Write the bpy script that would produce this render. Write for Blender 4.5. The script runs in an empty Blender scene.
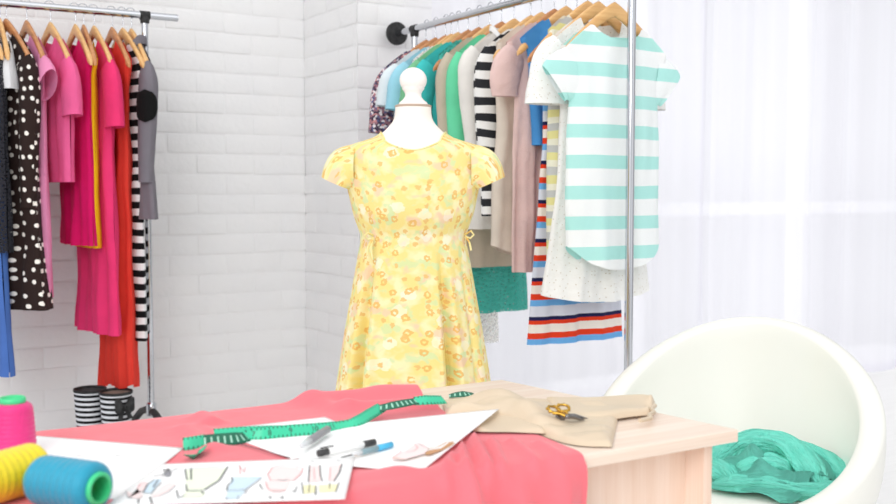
import bpy, bmesh, math, random
from mathutils import Vector, Matrix, noise
random.seed(7)
PI = math.pi
SC = bpy.context.scene
COL = SC.collection
# ------------------------------------------------------------------ camera
F = 1050.0
CAM = Vector((0, 0, 1.1))
PITCH = math.atan(62 / F)
YAW = math.radians(31.5)
cd = bpy.data.cameras.new('camera')
cam = bpy.data.objects.new('camera', cd)
COL.objects.link(cam)
cam.location = CAM
cam.rotation_euler = (PI / 2 - PITCH, 0, -YAW)
cd.sensor_width = 36
cd.lens = F / 896 * 36
cd.clip_start = .05
cd.dof.use_dof = True
cd.dof.focus_distance = 2.4
cd.dof.aperture_fstop = 5.6
SC.camera = cam
CROT = cam.rotation_euler.to_matrix()


def at(px, py, z):
    """point of the horizontal plane z that the photograph shows at a pixel"""
    d = CROT @ Vector(((px - 448) / F, -(py - 252) / F, -1))
    return CAM + d * ((z - CAM.z) / d.z)


def lerp(a, b, t): return a + (b - a) * t
def sstep(t):
    t = max(0., min(1., t)); return t * t * (3 - 2 * t)


def prof(tab, x):
    """smooth interpolation in a table of (x, a, b, ...)"""
    if x <= tab[0][0]: return tab[0][1:]
    if x >= tab[-1][0]: return tab[-1][1:]
    for i in range(len(tab) - 1):
        x0, x1 = tab[i][0], tab[i + 1][0]
        if x0 <= x <= x1:
            t = (x - x0) / (x1 - x0)
            out = []
            for k in range(1, len(tab[0])):
                p0 = tab[max(i - 1, 0)]; p1 = tab[i]; p2 = tab[i + 1]; p3 = tab[min(i + 2, len(tab) - 1)]
                m1 = (p2[k] - p0[k]) / max(1e-6, p2[0] - p0[0]) * (x1 - x0)
                m2 = (p3[k] - p1[k]) / max(1e-6, p3[0] - p1[0]) * (x1 - x0)
                t2, t3 = t * t, t * t * t
                out.append((2 * t3 - 3 * t2 + 1) * p1[k] + (t3 - 2 * t2 + t) * m1 + (-2 * t3 + 3 * t2) * p2[k] + (t3 - t2) * m2)
            return out


def nz(x, y, z=0.): return noise.noise(Vector((x, y, z)))


# ------------------------------------------------------------------ mesh builder
class MB:
    def __init__(s): s.v = []; s.f = []; s.uv = []

    def add(s, p, uv=(0, 0)):
        s.v.append(tuple(p)); s.uv.append(uv); return len(s.v) - 1

    def grid(s, rows, uvs=None, wrap=False):
        """rows of points, quads between them"""
        base = len(s.v); n = len(rows[0])
        for j, r in enumerate(rows):
            for i, p in enumerate(r):
                s.add(p, uvs[j][i] if uvs else (i / max(1, n - 1), j / max(1, len(rows) - 1)))
        for j in range(len(rows) - 1):
            for i in range(n if wrap else n - 1):
                a = base + j * n + i; b = base + j * n + (i + 1) % n
                s.f.append((a, b, b + n, a + n))
        return base

    def cap(s, ring, flip=False):
        ids = [s.add(p, (p[0], p[1])) for p in ring]
        s.f.append(tuple(ids[::-1] if flip else ids))

    def tube(s, pts, rad, seg=10, caps=True, uvscale=1.):
        pts = [Vector(p) for p in pts]; n = len(pts)
        if not hasattr(rad, '__len__'): rad = [rad] * n
        t0 = (pts[1] - pts[0]).normalized()
        up = Vector((0, 0, 1)) if abs(t0.z) < .9 else Vector((1, 0, 0))
        a = t0.cross(up).normalized(); rows = []; uvs = []; L = 0
        for i, p in enumerate(pts):
            t = (pts[min(i + 1, n - 1)] - pts[max(i - 1, 0)]).normalized()
            a = (a - t * a.dot(t)).normalized(); b = t.cross(a)
            if i: L += (p - pts[i - 1]).length
            rows.append([p + (a * math.cos(2 * PI * k / seg) + b * math.sin(2 * PI * k / seg)) * rad[i] for k in range(seg + 1)])
            uvs.append([(2 * PI * rad[i] * k / seg * uvscale, L * uvscale) for k in range(seg + 1)])
        s.grid(rows, uvs)
        if caps:
            s.cap(rows[0][:-1], False); s.cap(rows[-1][:-1], True)

    def lathe(s, pr, seg=32, M=Matrix.Identity(4), caps=True):
        """profile of (r, z) turned about local z"""
        rows = []; uvs = []; L = 0
        for i, (r, z) in enumerate(pr):
            if i: L += math.hypot(r - pr[i - 1][0], z - pr[i - 1][1])
            rows.append([M @ Vector((r * math.cos(2 * PI * k / seg), r * math.sin(2 * PI * k / seg), z)) for k in range(seg + 1)])
            uvs.append([(k / seg, L) for k in range(seg + 1)])
        s.grid(rows, uvs)
        if caps:
            if pr[0][0] > 1e-4: s.cap(rows[0][:-1], True)
            if pr[-1][0] > 1e-4: s.cap(rows[-1][:-1], False)

    def box(s, x0, x1, y0, y1, z0, z1, M=Matrix.Identity(4)):
        c = [(x0, y0, z0), (x1, y0, z0), (x1, y1, z0), (x0, y1, z0), (x0, y0, z1), (x1, y0, z1), (x1, y1, z1), (x0, y1, z1)]
        b = len(s.v)
        for p in c: s.add(M @ Vector(p), (p[0], p[2]))
        for f in ((0, 3, 2, 1), (4, 5, 6, 7), (0, 1, 5, 4), (1, 2, 6, 5), (2, 3, 7, 6), (3, 0, 4, 7)):
            s.f.append(tuple(b + i for i in f))

    def prism(s, poly, z0, z1):
        lo = [s.add((x, y, z0), (x, y)) for x, y in poly]; hi = [s.add((x, y, z1), (x, y)) for x, y in poly]
        s.f.append(tuple(lo[::-1])); s.f.append(tuple(hi)); n = len(poly)
        for i in range(n):
            j = (i + 1) % n; s.f.append((lo[i], lo[j], hi[j], hi[i]))

    def build(s, name, mat, parent=None, smooth=True, bevel=0, solid=0, off=(0, 0, 0), weld=False):
        me = bpy.data.meshes.new(name)
        o = Vector(off)
        me.from_pydata([Vector(p) - o for p in s.v], [], s.f)
        uvl = me.uv_layers.new(name='UVMap')
        for lp in me.loops: uvl.data[lp.index].uv = s.uv[lp.vertex_index]
        if weld or bevel:
            bm = bmesh.new(); bm.from_mesh(me)
            if weld: bmesh.ops.remove_doubles(bm, verts=bm.verts, dist=1e-5)
            if bevel:
                es = [e for e in bm.edges if len(e.link_faces) == 2 and e.calc_face_angle(0) > .5]
                bmesh.ops.bevel(bm, geom=es, offset=bevel, segments=3, profile=.5, affect='EDGES', clamp_overlap=True)
            bmesh.ops.recalc_face_normals(bm, faces=bm.faces)
            bm.to_mesh(me); bm.free()
        if smooth:
            me.polygons.foreach_set('use_smooth', [True] * len(me.polygons))
            if bevel: me.set_sharp_from_angle(angle=.7)
        me.materials.append(mat)
        ob = bpy.data.objects.new(name, me); COL.objects.link(ob)
        if parent: ob.parent = parent
        if solid:
            md = ob.modifiers.new('thickness', 'SOLIDIFY'); md.thickness = solid; md.offset = 0
        return ob


def tag(o, label, cat=None, group=None, kind=None):
    if label: o['label'] = label
    if cat: o['category'] = cat
    if group: o['group'] = group
    if kind: o['kind'] = kind
    return o


def thing(name, label, cat, loc=(0, 0, 0), rz=0., group=None):
    o = bpy.data.objects.new(name, None); COL.objects.link(o)
    o.empty_display_size = .05
    o.location = loc; o.rotation_euler = (0, 0, rz)
    return tag(o, label, cat, group)


def struct(o): o['kind'] = 'structure'; return o


# ------------------------------------------------------------------ materials
def lin(c):
    if isinstance(c, str): c = [int(c[i:i + 2], 16) / 255 for i in (0, 2, 4)]
    return tuple(x / 12.92 if x <= .04045 else ((x + .055) / 1.055) ** 2.4 for x in c) + (1.,)


class NT:
    def __init__(s, name):
        s.m = bpy.data.materials.new(name); s.m.use_nodes = True
        s.t = s.m.node_tree; s.p = s.t.nodes['Principled BSDF']; s.out = s.t.nodes['Material Output']

    def n(s, typ, ins=None, **props):
        nd = s.t.nodes.new(typ)
        for k, v in props.items(): setattr(nd, k, v)
        for k, v in (ins or {}).items():
            if isinstance(v, bpy.types.NodeSocket): s.t.links.new(v, nd.inputs[k])
            else: nd.inputs[k].default_value = v
        return nd

    def math(s, op, a, b=0., c=0.):
        return s.n('ShaderNodeMath', {0: a, 1: b, 2: c}, operation=op).outputs[0]

    def ramp(s, fac, stops, mode='LINEAR'):
        nd = s.n('ShaderNodeValToRGB', {0: fac}); r = nd.color_ramp; r.interpolation = mode
        while len(r.elements) < len(stops): r.elements.new(.5)
        for e, (p, c) in zip(r.elements, stops): e.position = p; e.color = lin(c)
        return nd.outputs[0]

    def mix(s, fac, a, b):
        nd = s.n('ShaderNodeMix', data_type='RGBA')
        for i, v in ((0, fac), (6, a), (7, b)):
            if isinstance(v, bpy.types.NodeSocket): s.t.links.new(v, nd.inputs[i])
            else: nd.inputs[i].default_value = v if i == 0 else lin(v)
        return nd.outputs[2]

    def set(s, k, v):
        if isinstance(v, bpy.types.NodeSocket): s.t.links.new(v, s.p.inputs[k])
        else: s.p.inputs[k].default_value = v

    def uv(s): return s.n('ShaderNodeTexCoord').outputs['UV']
    def obj(s): return s.n('ShaderNodeTexCoord').outputs['Object']

    def bump(s, h, strength=.3, dist=.01):
        s.set('Normal', s.n('ShaderNodeBump', {'Strength': strength, 'Distance': dist, 'Height': h}).outputs[0])

    def noise(s, vec, scale, detail=3, rough=.5):
        return s.n('ShaderNodeTexNoise', {'Vector': vec, 'Scale': scale, 'Detail': detail, 'Roughness': rough}).outputs[0]

    def alpha(s, a): s.set('Alpha', a)


def basic(name, c, rough=.5, metal=0., coat=0.):
    t = NT(name); nv = t.noise(t.obj(), 60, 2)
    t.set('Base Color', t.mix(t.math('MULTIPLY', nv, .06 if max(lin(c)) > .1 else .006), c, 'ffffff' if metal < .5 else c))
    t.set('Roughness', rough); t.set('Metallic', metal); t.set('Coat Weight', coat)
    return t.m


def fabric_finish(t, weave=900, wr=.35, rough=.85, translucent=0.):
    uv = t.uv()
    a = t.noise(uv, 28, 4); b = t.noise(uv, weave, 1)
    t.bump(t.math('ADD', t.math('MULTIPLY', a, .8), t.math('MULTIPLY', b, .06)), wr, .012)
    t.set('Roughness', rough); t.set('Sheen Weight', .03); t.set('Specular IOR Level', .25)
    if translucent:
        tr = t.n('ShaderNodeBsdfTranslucent')
        bc = t.p.inputs['Base Color']
        if bc.is_linked: t.t.links.new(bc.links[0].from_socket, tr.inputs[0])
        else: tr.inputs[0].default_value = bc.default_value
        mx = t.n('ShaderNodeMixShader', {0: translucent, 1: t.p.outputs[0], 2: tr.outputs[0]})
        t.t.links.new(mx.outputs[0], t.out.inputs[0])


def cloth(name, c, wr=.35, rough=.85, translucent=.12, var=.10, alpha=None):
    t = NT(name); nv = t.noise(t.uv(), 9, 3)
    r, g, b = [int(c[i:i + 2], 16) / 255 for i in (0, 2, 4)]
    t.set('Base Color', t.mix(nv, (r * (1 - var), g * (1 - var), b * (1 - var)), (min(1, r * (1 + var * .5)), min(1, g * (1 + var * .5)), min(1, b * (1 + var * .5)))))
    fabric_finish(t, wr=wr, rough=rough, translucent=translucent)
    if alpha: t.alpha(alpha)
    return t.m


def stripes(name, stops, period, offset=0., axis=1, wr=.3, translucent=.12, wob=.006):
    t = NT(name); uv = t.uv(); sep = t.n('ShaderNodeSeparateXYZ', {0: uv})
    w = t.math('MULTIPLY', t.math('SUBTRACT', t.noise(uv, 5, 1), .5), wob * 2)
    f = t.math('FRACT', t.math('DIVIDE', t.math('ADD', t.math('ADD', sep.outputs[axis], w), 10 * period - offset), period))
    t.set('Base Color', t.ramp(f, stops, 'CONSTANT'))
    fabric_finish(t, wr=wr, translucent=translucent)
    return t.m


def dots(name, base, dot, scale=26, r=.26, rnd=.55):
    t = NT(name)
    v = t.n('ShaderNodeTexVoronoi', {'Vector': t.uv(), 'Scale': scale, 'Randomness': rnd}, voronoi_dimensions='2D')
    t.set('Base Color', t.mix(t.math('LESS_THAN', v.outputs['Distance'], r), base, dot))
    fabric_finish(t, wr=.25)
    return t.m


def lace(name, c, scale=70, hole=.30, base_alpha=.92, c2=None):
    t = NT(name); uv = t.uv()
    v = t.n('ShaderNodeTexVoronoi', {'Vector': uv, 'Scale': scale}, voronoi_dimensions='2D')
    g = t.noise(uv, 22, 4, .6)
    h = t.math('LESS_THAN', v.outputs['Distance'], t.math('MULTIPLY', g, hole * 2))
    t.set('Base Color', t.mix(t.math('MULTIPLY', g, .8), c, c2 or 'ffffff'))
    t.alpha(t.math('SUBTRACT', base_alpha, t.math('MULTIPLY', h, .6)))
    t.bump(t.math('ADD', v.outputs['Distance'], g), .5, .01)
    t.set('Roughness', .9)
    return t.m


def m_brick():
    t = NT('white_painted_brick'); o = t.obj()
    a = t.noise(o, 35, 5, .6); b = t.noise(o, 6, 2)
    t.set('Base Color', t.mix(t.math('MULTIPLY', b, .7), 'e9e9ea', 'f1f0ee'))
    t.bump(a, .35, .006); t.set('Roughness', .55)
    return t.m


def m_wood(name, c1, c2, axis='X', scale=6., rough=.45):
    t = NT(name); o = t.obj()
    sc = {'X': (1.2, 40, 40), 'Y': (40, 1.2, 40), 'Z': (40, 40, 1.2)}[axis]
    mp = t.n('ShaderNodeMapping', {'Vector': o, 'Scale': sc})
    a = t.noise(mp.outputs[0], scale / 3, 4, .6); b = t.noise(mp.outputs[0], scale * 1.8, 2)
    f = t.math('ADD', t.math('MULTIPLY', a, .75), t.math('MULTIPLY', b, .3))
    t.set('Base Color', t.ramp(f, [(.3, c1), (.7, c2)]))
    t.bump(f, .05, .002); t.set('Roughness', rough)
    return t.m


def m_flower():
    t = NT('yellow_flower_print'); uv = t.uv()
    n1 = t.noise(uv, 26, 2); n2 = t.n('ShaderNodeTexNoise', {'Vector': t.n('ShaderNodeMapping', {'Vector': uv, 'Location': (3, 7, 0)}).outputs[0], 'Scale': 30., 'Detail': 2.}).outputs[0]
    n3 = t.n('ShaderNodeTexNoise', {'Vector': t.n('ShaderNodeMapping', {'Vector': uv, 'Location': (9, 2, 0)}).outputs[0], 'Scale': 22., 'Detail': 2.}).outputs[0]
    c = t.mix(t.ramp(n1, [(.45, '000000'), (.62, 'ffffff')]), 'f8e493', 'fbf1bd')
    c = t.mix(t.math('MULTIPLY', t.ramp(n2, [(.54, '000000'), (.62, 'ffffff')]), .75), c, 'd6e8b2')
    c = t.mix(t.math('MULTIPLY', t.ramp(n3, [(.56, '000000'), (.64, 'ffffff')]), .8), c, 'f9d3b4')
    # white daisies
    v0 = t.n('ShaderNodeTexVoronoi', {'Vector': uv, 'Scale': 15., 'Randomness': 1.}, voronoi_dimensions='2D')
    sp0 = t.n('ShaderNodeSeparateColor', {0: v0.outputs['Color']})
    w = t.math('MULTIPLY', t.math('LESS_THAN', t.math('ADD', v0.outputs['Distance'], t.math('MULTIPLY', t.math('SUBTRACT', t.noise(uv, 70, 2), .5), .3)), .22), t.math('GREATER_THAN', sp0.outputs[1], .5))
    c = t.mix(t.math('MULTIPLY', w, .45), c, 'fffdf0')
    # orange ring blossoms
    for sc, lo, r0, r1, col, loc in ((30., .50, .10, .25, 'efbd68', (0, 0, 0)), (44., .72, .0, .24, 'f0c478', (5, 3, 0))):
        mp = t.n('ShaderNodeMapping', {'Vector': uv, 'Location': loc})
        dist = t.n('ShaderNodeMix', {0: .012, 6: mp.outputs[0], 7: t.n('ShaderNodeTexNoise', {'Vector': mp.outputs[0], 'Scale': 150.}).outputs[1]}, data_type='RGBA')
        v = t.n('ShaderNodeTexVoronoi', {'Vector': dist.outputs[2], 'Scale': sc, 'Randomness': .9}, voronoi_dimensions='2D')
        sp = t.n('ShaderNodeSeparateColor', {0: v.outputs['Color']})
        on = t.math('GREATER_THAN', sp.outputs[0], lo)
        ring = t.math('MULTIPLY', t.math('GREATER_THAN', v.outputs['Distance'], r0), t.math('LESS_THAN', v.outputs['Distance'], r1))
        c = t.mix(t.math('MULTIPLY', t.math('MULTIPLY', ring, on), .85), c, col)
    t.set('Base Color', c)
    fabric_finish(t, wr=.15, translucent=.1)
    return t.m


def m_thread(name, c):
    t = NT(name); sep = t.n('ShaderNodeSeparateXYZ', {0: t.uv()})
    s1 = t.math('SINE', t.math('MULTIPLY', sep.outputs[1], 9000.))
    s2 = t.math('SINE', t.math('ADD', t.math('MULTIPLY', sep.outputs[1], 520.), t.math('MULTIPLY', sep.outputs[0], 6.28)))
    nv = t.noise(t.uv(), 60, 3)
    r, g, b = [int(c[i:i + 2], 16) / 255 for i in (0, 2, 4)]
    t.set('Base Color', t.mix(nv, (r * .9, g * .9, b * .9), c))
    t.bump(t.math('ADD', t.math('MULTIPLY', s1, .15), t.math('MULTIPLY', s2, .5)), .25, .002)
    t.set('Roughness', .5); t.set('Sheen Weight', .2)
    return t.m


def m_crinkle(name, c1, c2):
    t = NT(name); uv = t.uv(); mp = t.n('ShaderNodeMapping', {'Vector': uv, 'Scale': (1., .12, 1.)})
    a = t.noise(mp.outputs[0], 260, 3, .6); b = t.noise(uv, 26, 4)
    t.set('Base Color', t.mix(t.math('MULTIPLY', a, .8), c1, c2))
    t.bump(t.math('ADD', t.math('MULTIPLY', a, .9), b), .9, .014); t.set('Roughness', .8)
    return t.m


def m_curtain():
    t = NT('white_sheer_voile'); uv = t.uv()
    mp = t.n('ShaderNodeMapping', {'Vector': uv, 'Scale': (1., .01, 1.)})
    nv = t.noise(mp.outputs[0], 9, 2)
    d = t.n('ShaderNodeBsdfDiffuse', {0: lin('f3f2f7')}); tr = t.n('ShaderNodeBsdfTranslucent', {0: lin('f7f6fb')})
    tp = t.n('ShaderNodeBsdfTransparent', {0: (1, 1, 1, 1)})
    m1 = t.n('ShaderNodeMixShader', {0: .5, 1: d.outputs[0], 2: tr.outputs[0]})
    fac = t.math('ADD', .03, t.math('MULTIPLY', nv, .14))
    m2 = t.n('ShaderNodeMixShader', {0: fac, 1: m1.outputs[0], 2: tp.outputs[0]})
    t.t.links.new(m2.outputs[0], t.out.inputs[0])
    return t.m


def m_glass():
    t = NT('window_glass'); g = t.n('ShaderNodeBsdfGlossy', {'Roughness': .02}); tp = t.n('ShaderNodeBsdfTransparent', {0: (.97, .98, .98, 1)})
    m = t.n('ShaderNodeMixShader', {0: .05, 1: tp.outputs[0], 2: g.outputs[0]}); t.t.links.new(m.outputs[0], t.out.inputs[0])
    return t.m


BRICK = m_brick()
CHROME = basic('polished_chrome', 'c9cbd0', .1, 1.)
BLACKP = basic('black_plastic', '0c0c0e', .5)
BLACKP.node_tree.nodes['Principled BSDF'].inputs['Specular IOR Level'].default_value = .2
WHITEP = basic('white_paint', 'f3f3f3', .4)
CREAM = basic('cream_lacquer', 'efeee6', .32, coat=.2)
CREAMC = cloth('cream_leather', 'f5f4ec', wr=.12, rough=.45, translucent=0, var=.02)
HWOOD = m_wood('light_hanger_wood', 'd39c5e', 'edc184', 'X')
HWOOD2 = m_wood('brown_hanger_wood', 'a8663a', 'd59a66', 'X')
DWOODX = m_wood('pale_birch_top', 'ecd2bd', 'f8e8d8', 'X', 5)
DWOODZ = m_wood('pale_birch_panel', 'e6c7b0', 'f3dccb', 'Z', 5)
FLOORM = m_wood('white_floor_boards', 'efeeec', 'f7f6f4', 'X', 3)
PAPER = basic('white_paper', 'fbfbfa', .8)
FLOWER = m_flower()
IVORY = cloth('ivory_jersey', 'fbf3ea', wr=.08, translucent=0, var=.02)
IVORYP = basic('ivory_painted_wood', 'fcf4ee', .35)

# ------------------------------------------------------------------ setting
YA, XB, YC = 4.68, 2.06, 4.11


def brick_wall(name, origin, ux, n, L, H, joints0, z0=1.8175, bw=.271, bh=.0922, back=.10):
    """bricks of one painted wall: real courses with recessed joints"""
    mb = MB(); o = Vector(origin); ux = Vector(ux); n = Vector(n); g = .0028
    k0 = -int(z0 / bh) - 1
    mb_back = [(o - n * .0036) + ux * 0, (o - n * .0036) + ux * L]
    a, b = mb_back
    q = [a, b, b + Vector((0, 0, H)), a + Vector((0, 0, H))]
    ids = [mb.add(p) for p in q]; mb.f.append(tuple(ids))
    row = 0
    z = z0 + bh * (k0)
    while z < H:
        zb, zt = max(0, z), min(H, z + bh)
        r = round((z0 - z) / bh)
        s = joints0 + (bw / 2 if r % 2 else 0)
        s -= math.ceil(s / bw + 1) * bw
        while s < L:
            x0, x1 = max(0, s), min(L, s + bw)
            if x1 - x0 > .02 and zt - zb > .02:
                e0 = x0 == 0; e1 = x1 == L
                j = lambda a=.0018: random.uniform(-a, a)
                X0 = x0 + (0 if e0 else g + j()); X1 = x1 - (0 if e1 else g + j())
                Z0 = zb + g + j(); Z1 = zt - g + j(); dpt = random.uniform(-.0015, .0015)
                def P(u, w, d): return o + ux * u + Vector((0, 0, w)) + n * d
                nx, nyy = 7, 4
                rows = []
                ring_b = []
                for iy in range(nyy + 1):
                    rr = []
                    for ix in range(nx + 1):
                        u = lerp(X0, X1, ix / nx); w = lerp(Z0, Z1, iy / nyy)
                        eu = min(ix, nx - ix) if not (e0 and ix == 0) and not (e1 and ix == nx) else 1
                        ew = min(iy, nyy - iy)
                        edge = (eu == 0) or (ew == 0)
                        d = dpt + .0022 * nz(u * 22 + 5, w * 26, o.x * 3 + r)
                        if edge: d -= .0050
                        else:
                            # pull the first inner ring out to the rim: a rounded arris
                            if ix == 1: u = X0 + .004
                            if ix == nx - 1: u = X1 - .004
                            if iy == 1: w = Z0 + .004
                            if iy == nyy - 1: w = Z1 - .004
                        w += .0022 * nz(u * 9, w * 3, r * 1.7 + 9); 
                        rr.append(P(u, w, d))
                    rows.append(rr)
                mb.grid(rows)
            s += bw
        z += bh
    ob = mb.build(name, BRICK, smooth=True)
    md = ob.modifiers.new('flat_faces', 'WEIGHTED_NORMAL'); md.weight = 100
    return struct(ob)


def back_of(name, x0, x1, y0, y1, z0, z1, m):
    mb = MB(); mb.box(x0, x1, y0, y1, z0, z1); return struct(mb.build(name, m, smooth=False))


H = 2.6
brick_wall('wall_left', (-.9, YA, 0), (1, 0, 0), (0, -1, 0), XB + .9, H, 1.392 + .9)
brick_wall('wall_return', (XB, YA, 0), (0, -1, 0), (-1, 0, 0), YA - YC, H, .12)
WX1 = 2.46
brick_wall('wall_back', (XB, YC, 0), (1, 0, 0), (0, -1, 0), WX1 - XB, H, .10)
back_of('wall_outer', -.9, XB + .02, YA + .005, YA + .12, 0, H, WHITEP)
back_of('wall_pier', XB + .005, WX1, YC + .005, YA + .12, 0, H, WHITEP)
back_of('floor', -1.2, 6.6, -.6, YA + .12, -.05, 0, FLOORM)
# window with its frame, panes and the wall beyond
wx0, wx1, wy = WX1, 6.2, YC + .12
mb = MB()
for a, b in ((wx0, wx0 + .07), (3.72, 3.80), (4.96, 5.04), (wx1 - .07, wx1)): mb.box(a, b, wy - .03, wy + .03, 0, H)
for a, b in ((0, .08), (.96, 1.03), (H - .08, H)): mb.box(wx0, wx1, wy - .028, wy + .028, a, b)
win = struct(mb.build('window_1', WHITEP, smooth=False))
mb = MB(); mb.box(wx0 + .02, wx1 - .02, wy - .003, wy + .003, .04, H - .04)
mb.build('glass_pane', m_glass(), win, smooth=False)
# curtains
CURT = m_curtain()
CY = 3.97


def curtain(x0, x1, label, seed):
    L = x1 - x0; nu = int(L * 190); rows = []; uvs = []
    t = thing('sheer_curtain', label, 'curtain', (x0 + L / 2, CY, .02), 0, 'sheer curtains at the window')
    for j in range(34):
        z = .02 + (2.50 - .02) * j / 33; rr = []; uu = []
        for i in range(nu + 1):
            x = x0 + L * i / nu
            ph = x * 17 + 4.0 * nz(x * 1.3, seed, z * .10) + .5 * nz(x * 2, z * .5, seed)
            a = .022 + .018 * nz(x * 1.7, seed + 4, .3)
            y = CY + a * math.sin(ph) + .006 * math.sin(ph * 2.3 + 1 + z * .3) + .02 * nz(x * .9, z * .25, seed)
            rr.append((x, y, z)); uu.append((x, z))
        rows.append(rr); uvs.append(uu)
    m = MB(); m.grid(rows, uvs)
    m.build('curtain_panel', CURT, t, off=(x0 + L / 2, CY, .02))
    hm = MB()
    hm.grid([[(p[0], p[1] - .0015, p[2] + dz) for p in rows[0]] for dz in (0, .05)], [[(u[0], dz) for u in uvs[0]] for dz in (0, .05)])
    hm.build('hem_band', CURT, t, off=(x0 + L / 2, CY, .02))


curtain(2.36, 3.97, 'sheer white curtain panel hanging behind the right clothes rack', 1.)
curtain(3.93, 6.05, 'sheer white curtain panel hanging behind the white tub chair', 6.)
t = thing('curtain_rail', 'white rail carrying the two sheer curtains above the window', 'curtain rail', (4.2, CY, 2.50))
mb = MB(); mb.tube([(2.30 - 4.2, 0, .012), (6.15 - 4.2, 0, .012)], .012, 10); mb.build('rail_tube', WHITEP, t)
for x in (2.5, 4.2, 6.0):
    mb = MB(); mb.box(x - 4.2 - .012, x - 4.2 + .012, 0, wy - .03 - CY, .005, .02); mb.build('bracket', WHITEP, t, smooth=False)

# ------------------------------------------------------------------ racks
def rack_parts(t, axis, length, z, ends, leg):
    """rail along local x from 0 to length, posts at ends, feet along local y"""
    mb = MB(); mb.tube([(axis[0], 0, z), (axis[1], 0, z)], .0145, 20); mb.build('rail', CHROME, t)
    for x in ends:
        mb = MB(); mb.tube([(x, 0, .18), (x, 0, z - .01)], .0135, 20); mb.build('post', CHROME, t)
        mb = MB(); mb.lathe([(.0165, z - .033), (.0185, z - .028), (.0185, z - .006), (.014, z + .001)], 20, Matrix.Translation((x, 0, 0)))
        mb.tube([(x - .02, 0, z), (x + .02, 0, z)], .0175, 18); mb.build('rail_joint', BLACKP, t)
        mb = MB()
        mb.tube([(x, -leg, .10), (x, -leg * .6, .155), (x, -.05, .185), (x, .05, .185), (x, leg * .6, .155), (x, leg, .10)], .015, 12)
        ft = mb.build('foot_bar', BLACKP, t)
        mb = MB(); mb.lathe([(.018, .165), (.021, .17), (.021, .215), (.015, .222)], 16, Matrix.Translation((x, 0, 0))); mb.build('post_collar', CHROME, t)
        for sy in (-1, 1):
            mb = MB()
            mb.tube([(x, sy * leg, .10), (x, sy * leg, .07)], .008, 8)
            M = Matrix.Translation((x, sy * leg, .0381)) @ Matrix.Rotation(PI / 2, 4, 'Y')
            mb.lathe([(.006, -.016), (.033, -.014), (.038, -.008), (.038, .008), (.033, .014), (.006, .016)], 20, M)
            mb.build('castor', BLACKP, t)


LZ, RZ = 1.808, 1.78
LY, RX = 4.32, 2.224
t = thing('clothes_rack', 'chrome clothes rack of pink, black and striped clothes by the left brick wall', 'clothes rack', (1.203, LY, 0), 0, None)
rack_parts(t, (-1.55, .135), 0, LZ, (-1.40, 0), .26)
t = thing('clothes_rack', 'chrome clothes rack of pastel tops running from the wall towards the chair', 'clothes rack', (RX, 2.53, 0), PI / 2)
rack_parts(t, (-.03, 1.525), 0, RZ, (0, 1.37), .26)
mb = MB(); mb.lathe([(.046, 0), (.05, .004), (.05, .018), (.044, .024), (.018, .026)], 32, Matrix.Translation((1.515, 0, RZ)) @ Matrix.Rotation(PI / 2, 4, 'Y'))
mb.build('wall_flange', BLACKP, t)
tag(t.children[-1], 'round black end disc')

# ------------------------------------------------------------------ hangers
def make_hanger(dark):
    t = thing('clothes_hanger', '', 'hanger')
    mb = MB(); rows = []; n = 33
    for i in range(n):
        a = -1 + 2 * i / (n - 1); x = a * .205; ab = abs(a)
        zc = -.080 - .150 * ab ** 1.2
        hh = lerp(.024, .014, ab) * (1 if ab < .93 else lerp(1, .55, (ab - .93) / .07)); th = lerp(.0075, .0105, ab ** 2) * (1 if ab < .93 else lerp(1, .5, (ab - .93) / .07))
        yc = -.006 * ab ** 1.6 + .002
        ring = []
        for k in range(12):
            q = 2 * PI * k / 12; c, s_ = math.cos(q), math.sin(q)
            sx = math.copysign(abs(c) ** .6, c); sz = math.copysign(abs(s_) ** .6, s_)
            ring.append((x, yc + th * sx, zc + hh * sz))
        rows.append(ring)
    mb.grid(rows, wrap=True); mb.cap(rows[0]); mb.cap(rows[-1], True)
    mb.build('wooden_arms', HWOOD2 if dark else HWOOD, t)
    mb = MB(); r = .0205
    pts = [(0, .004, -.056), (0, .004, -.034)]
    for k in range(15):
        q = -PI / 2 - .15 + (PI + 1.2) * k / 14
        pts.append((math.sin(0), .0 - r * math.cos(q + PI) * -1 if False else r * math.cos(q), r * math.sin(q) + .004) if k else (0, .003, -.0225))
    mb.tube(pts, .0019, 6); mb.build('metal_hook', CHROME, t)
    return t


HPROTO = {}
for dk in (0, 1): HPROTO[dk] = make_hanger(dk)
HUSED = {0: 0, 1: 0}


def hanger(loc, rz, label, dark, group, s=1.):
    src = HPROTO[dark]
    if not HUSED[dark]: r = src; HUSED[dark] = 1
    else:
        r = src.copy(); COL.objects.link(r)
        for ch in src.children:
            c = ch.copy(); COL.objects.link(c); c.parent = r
    r.location = loc; r.rotation_euler = (0, 0, rz); r['label'] = label; r['group'] = group
    r.scale = (s, 1, 1)
    return r


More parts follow.
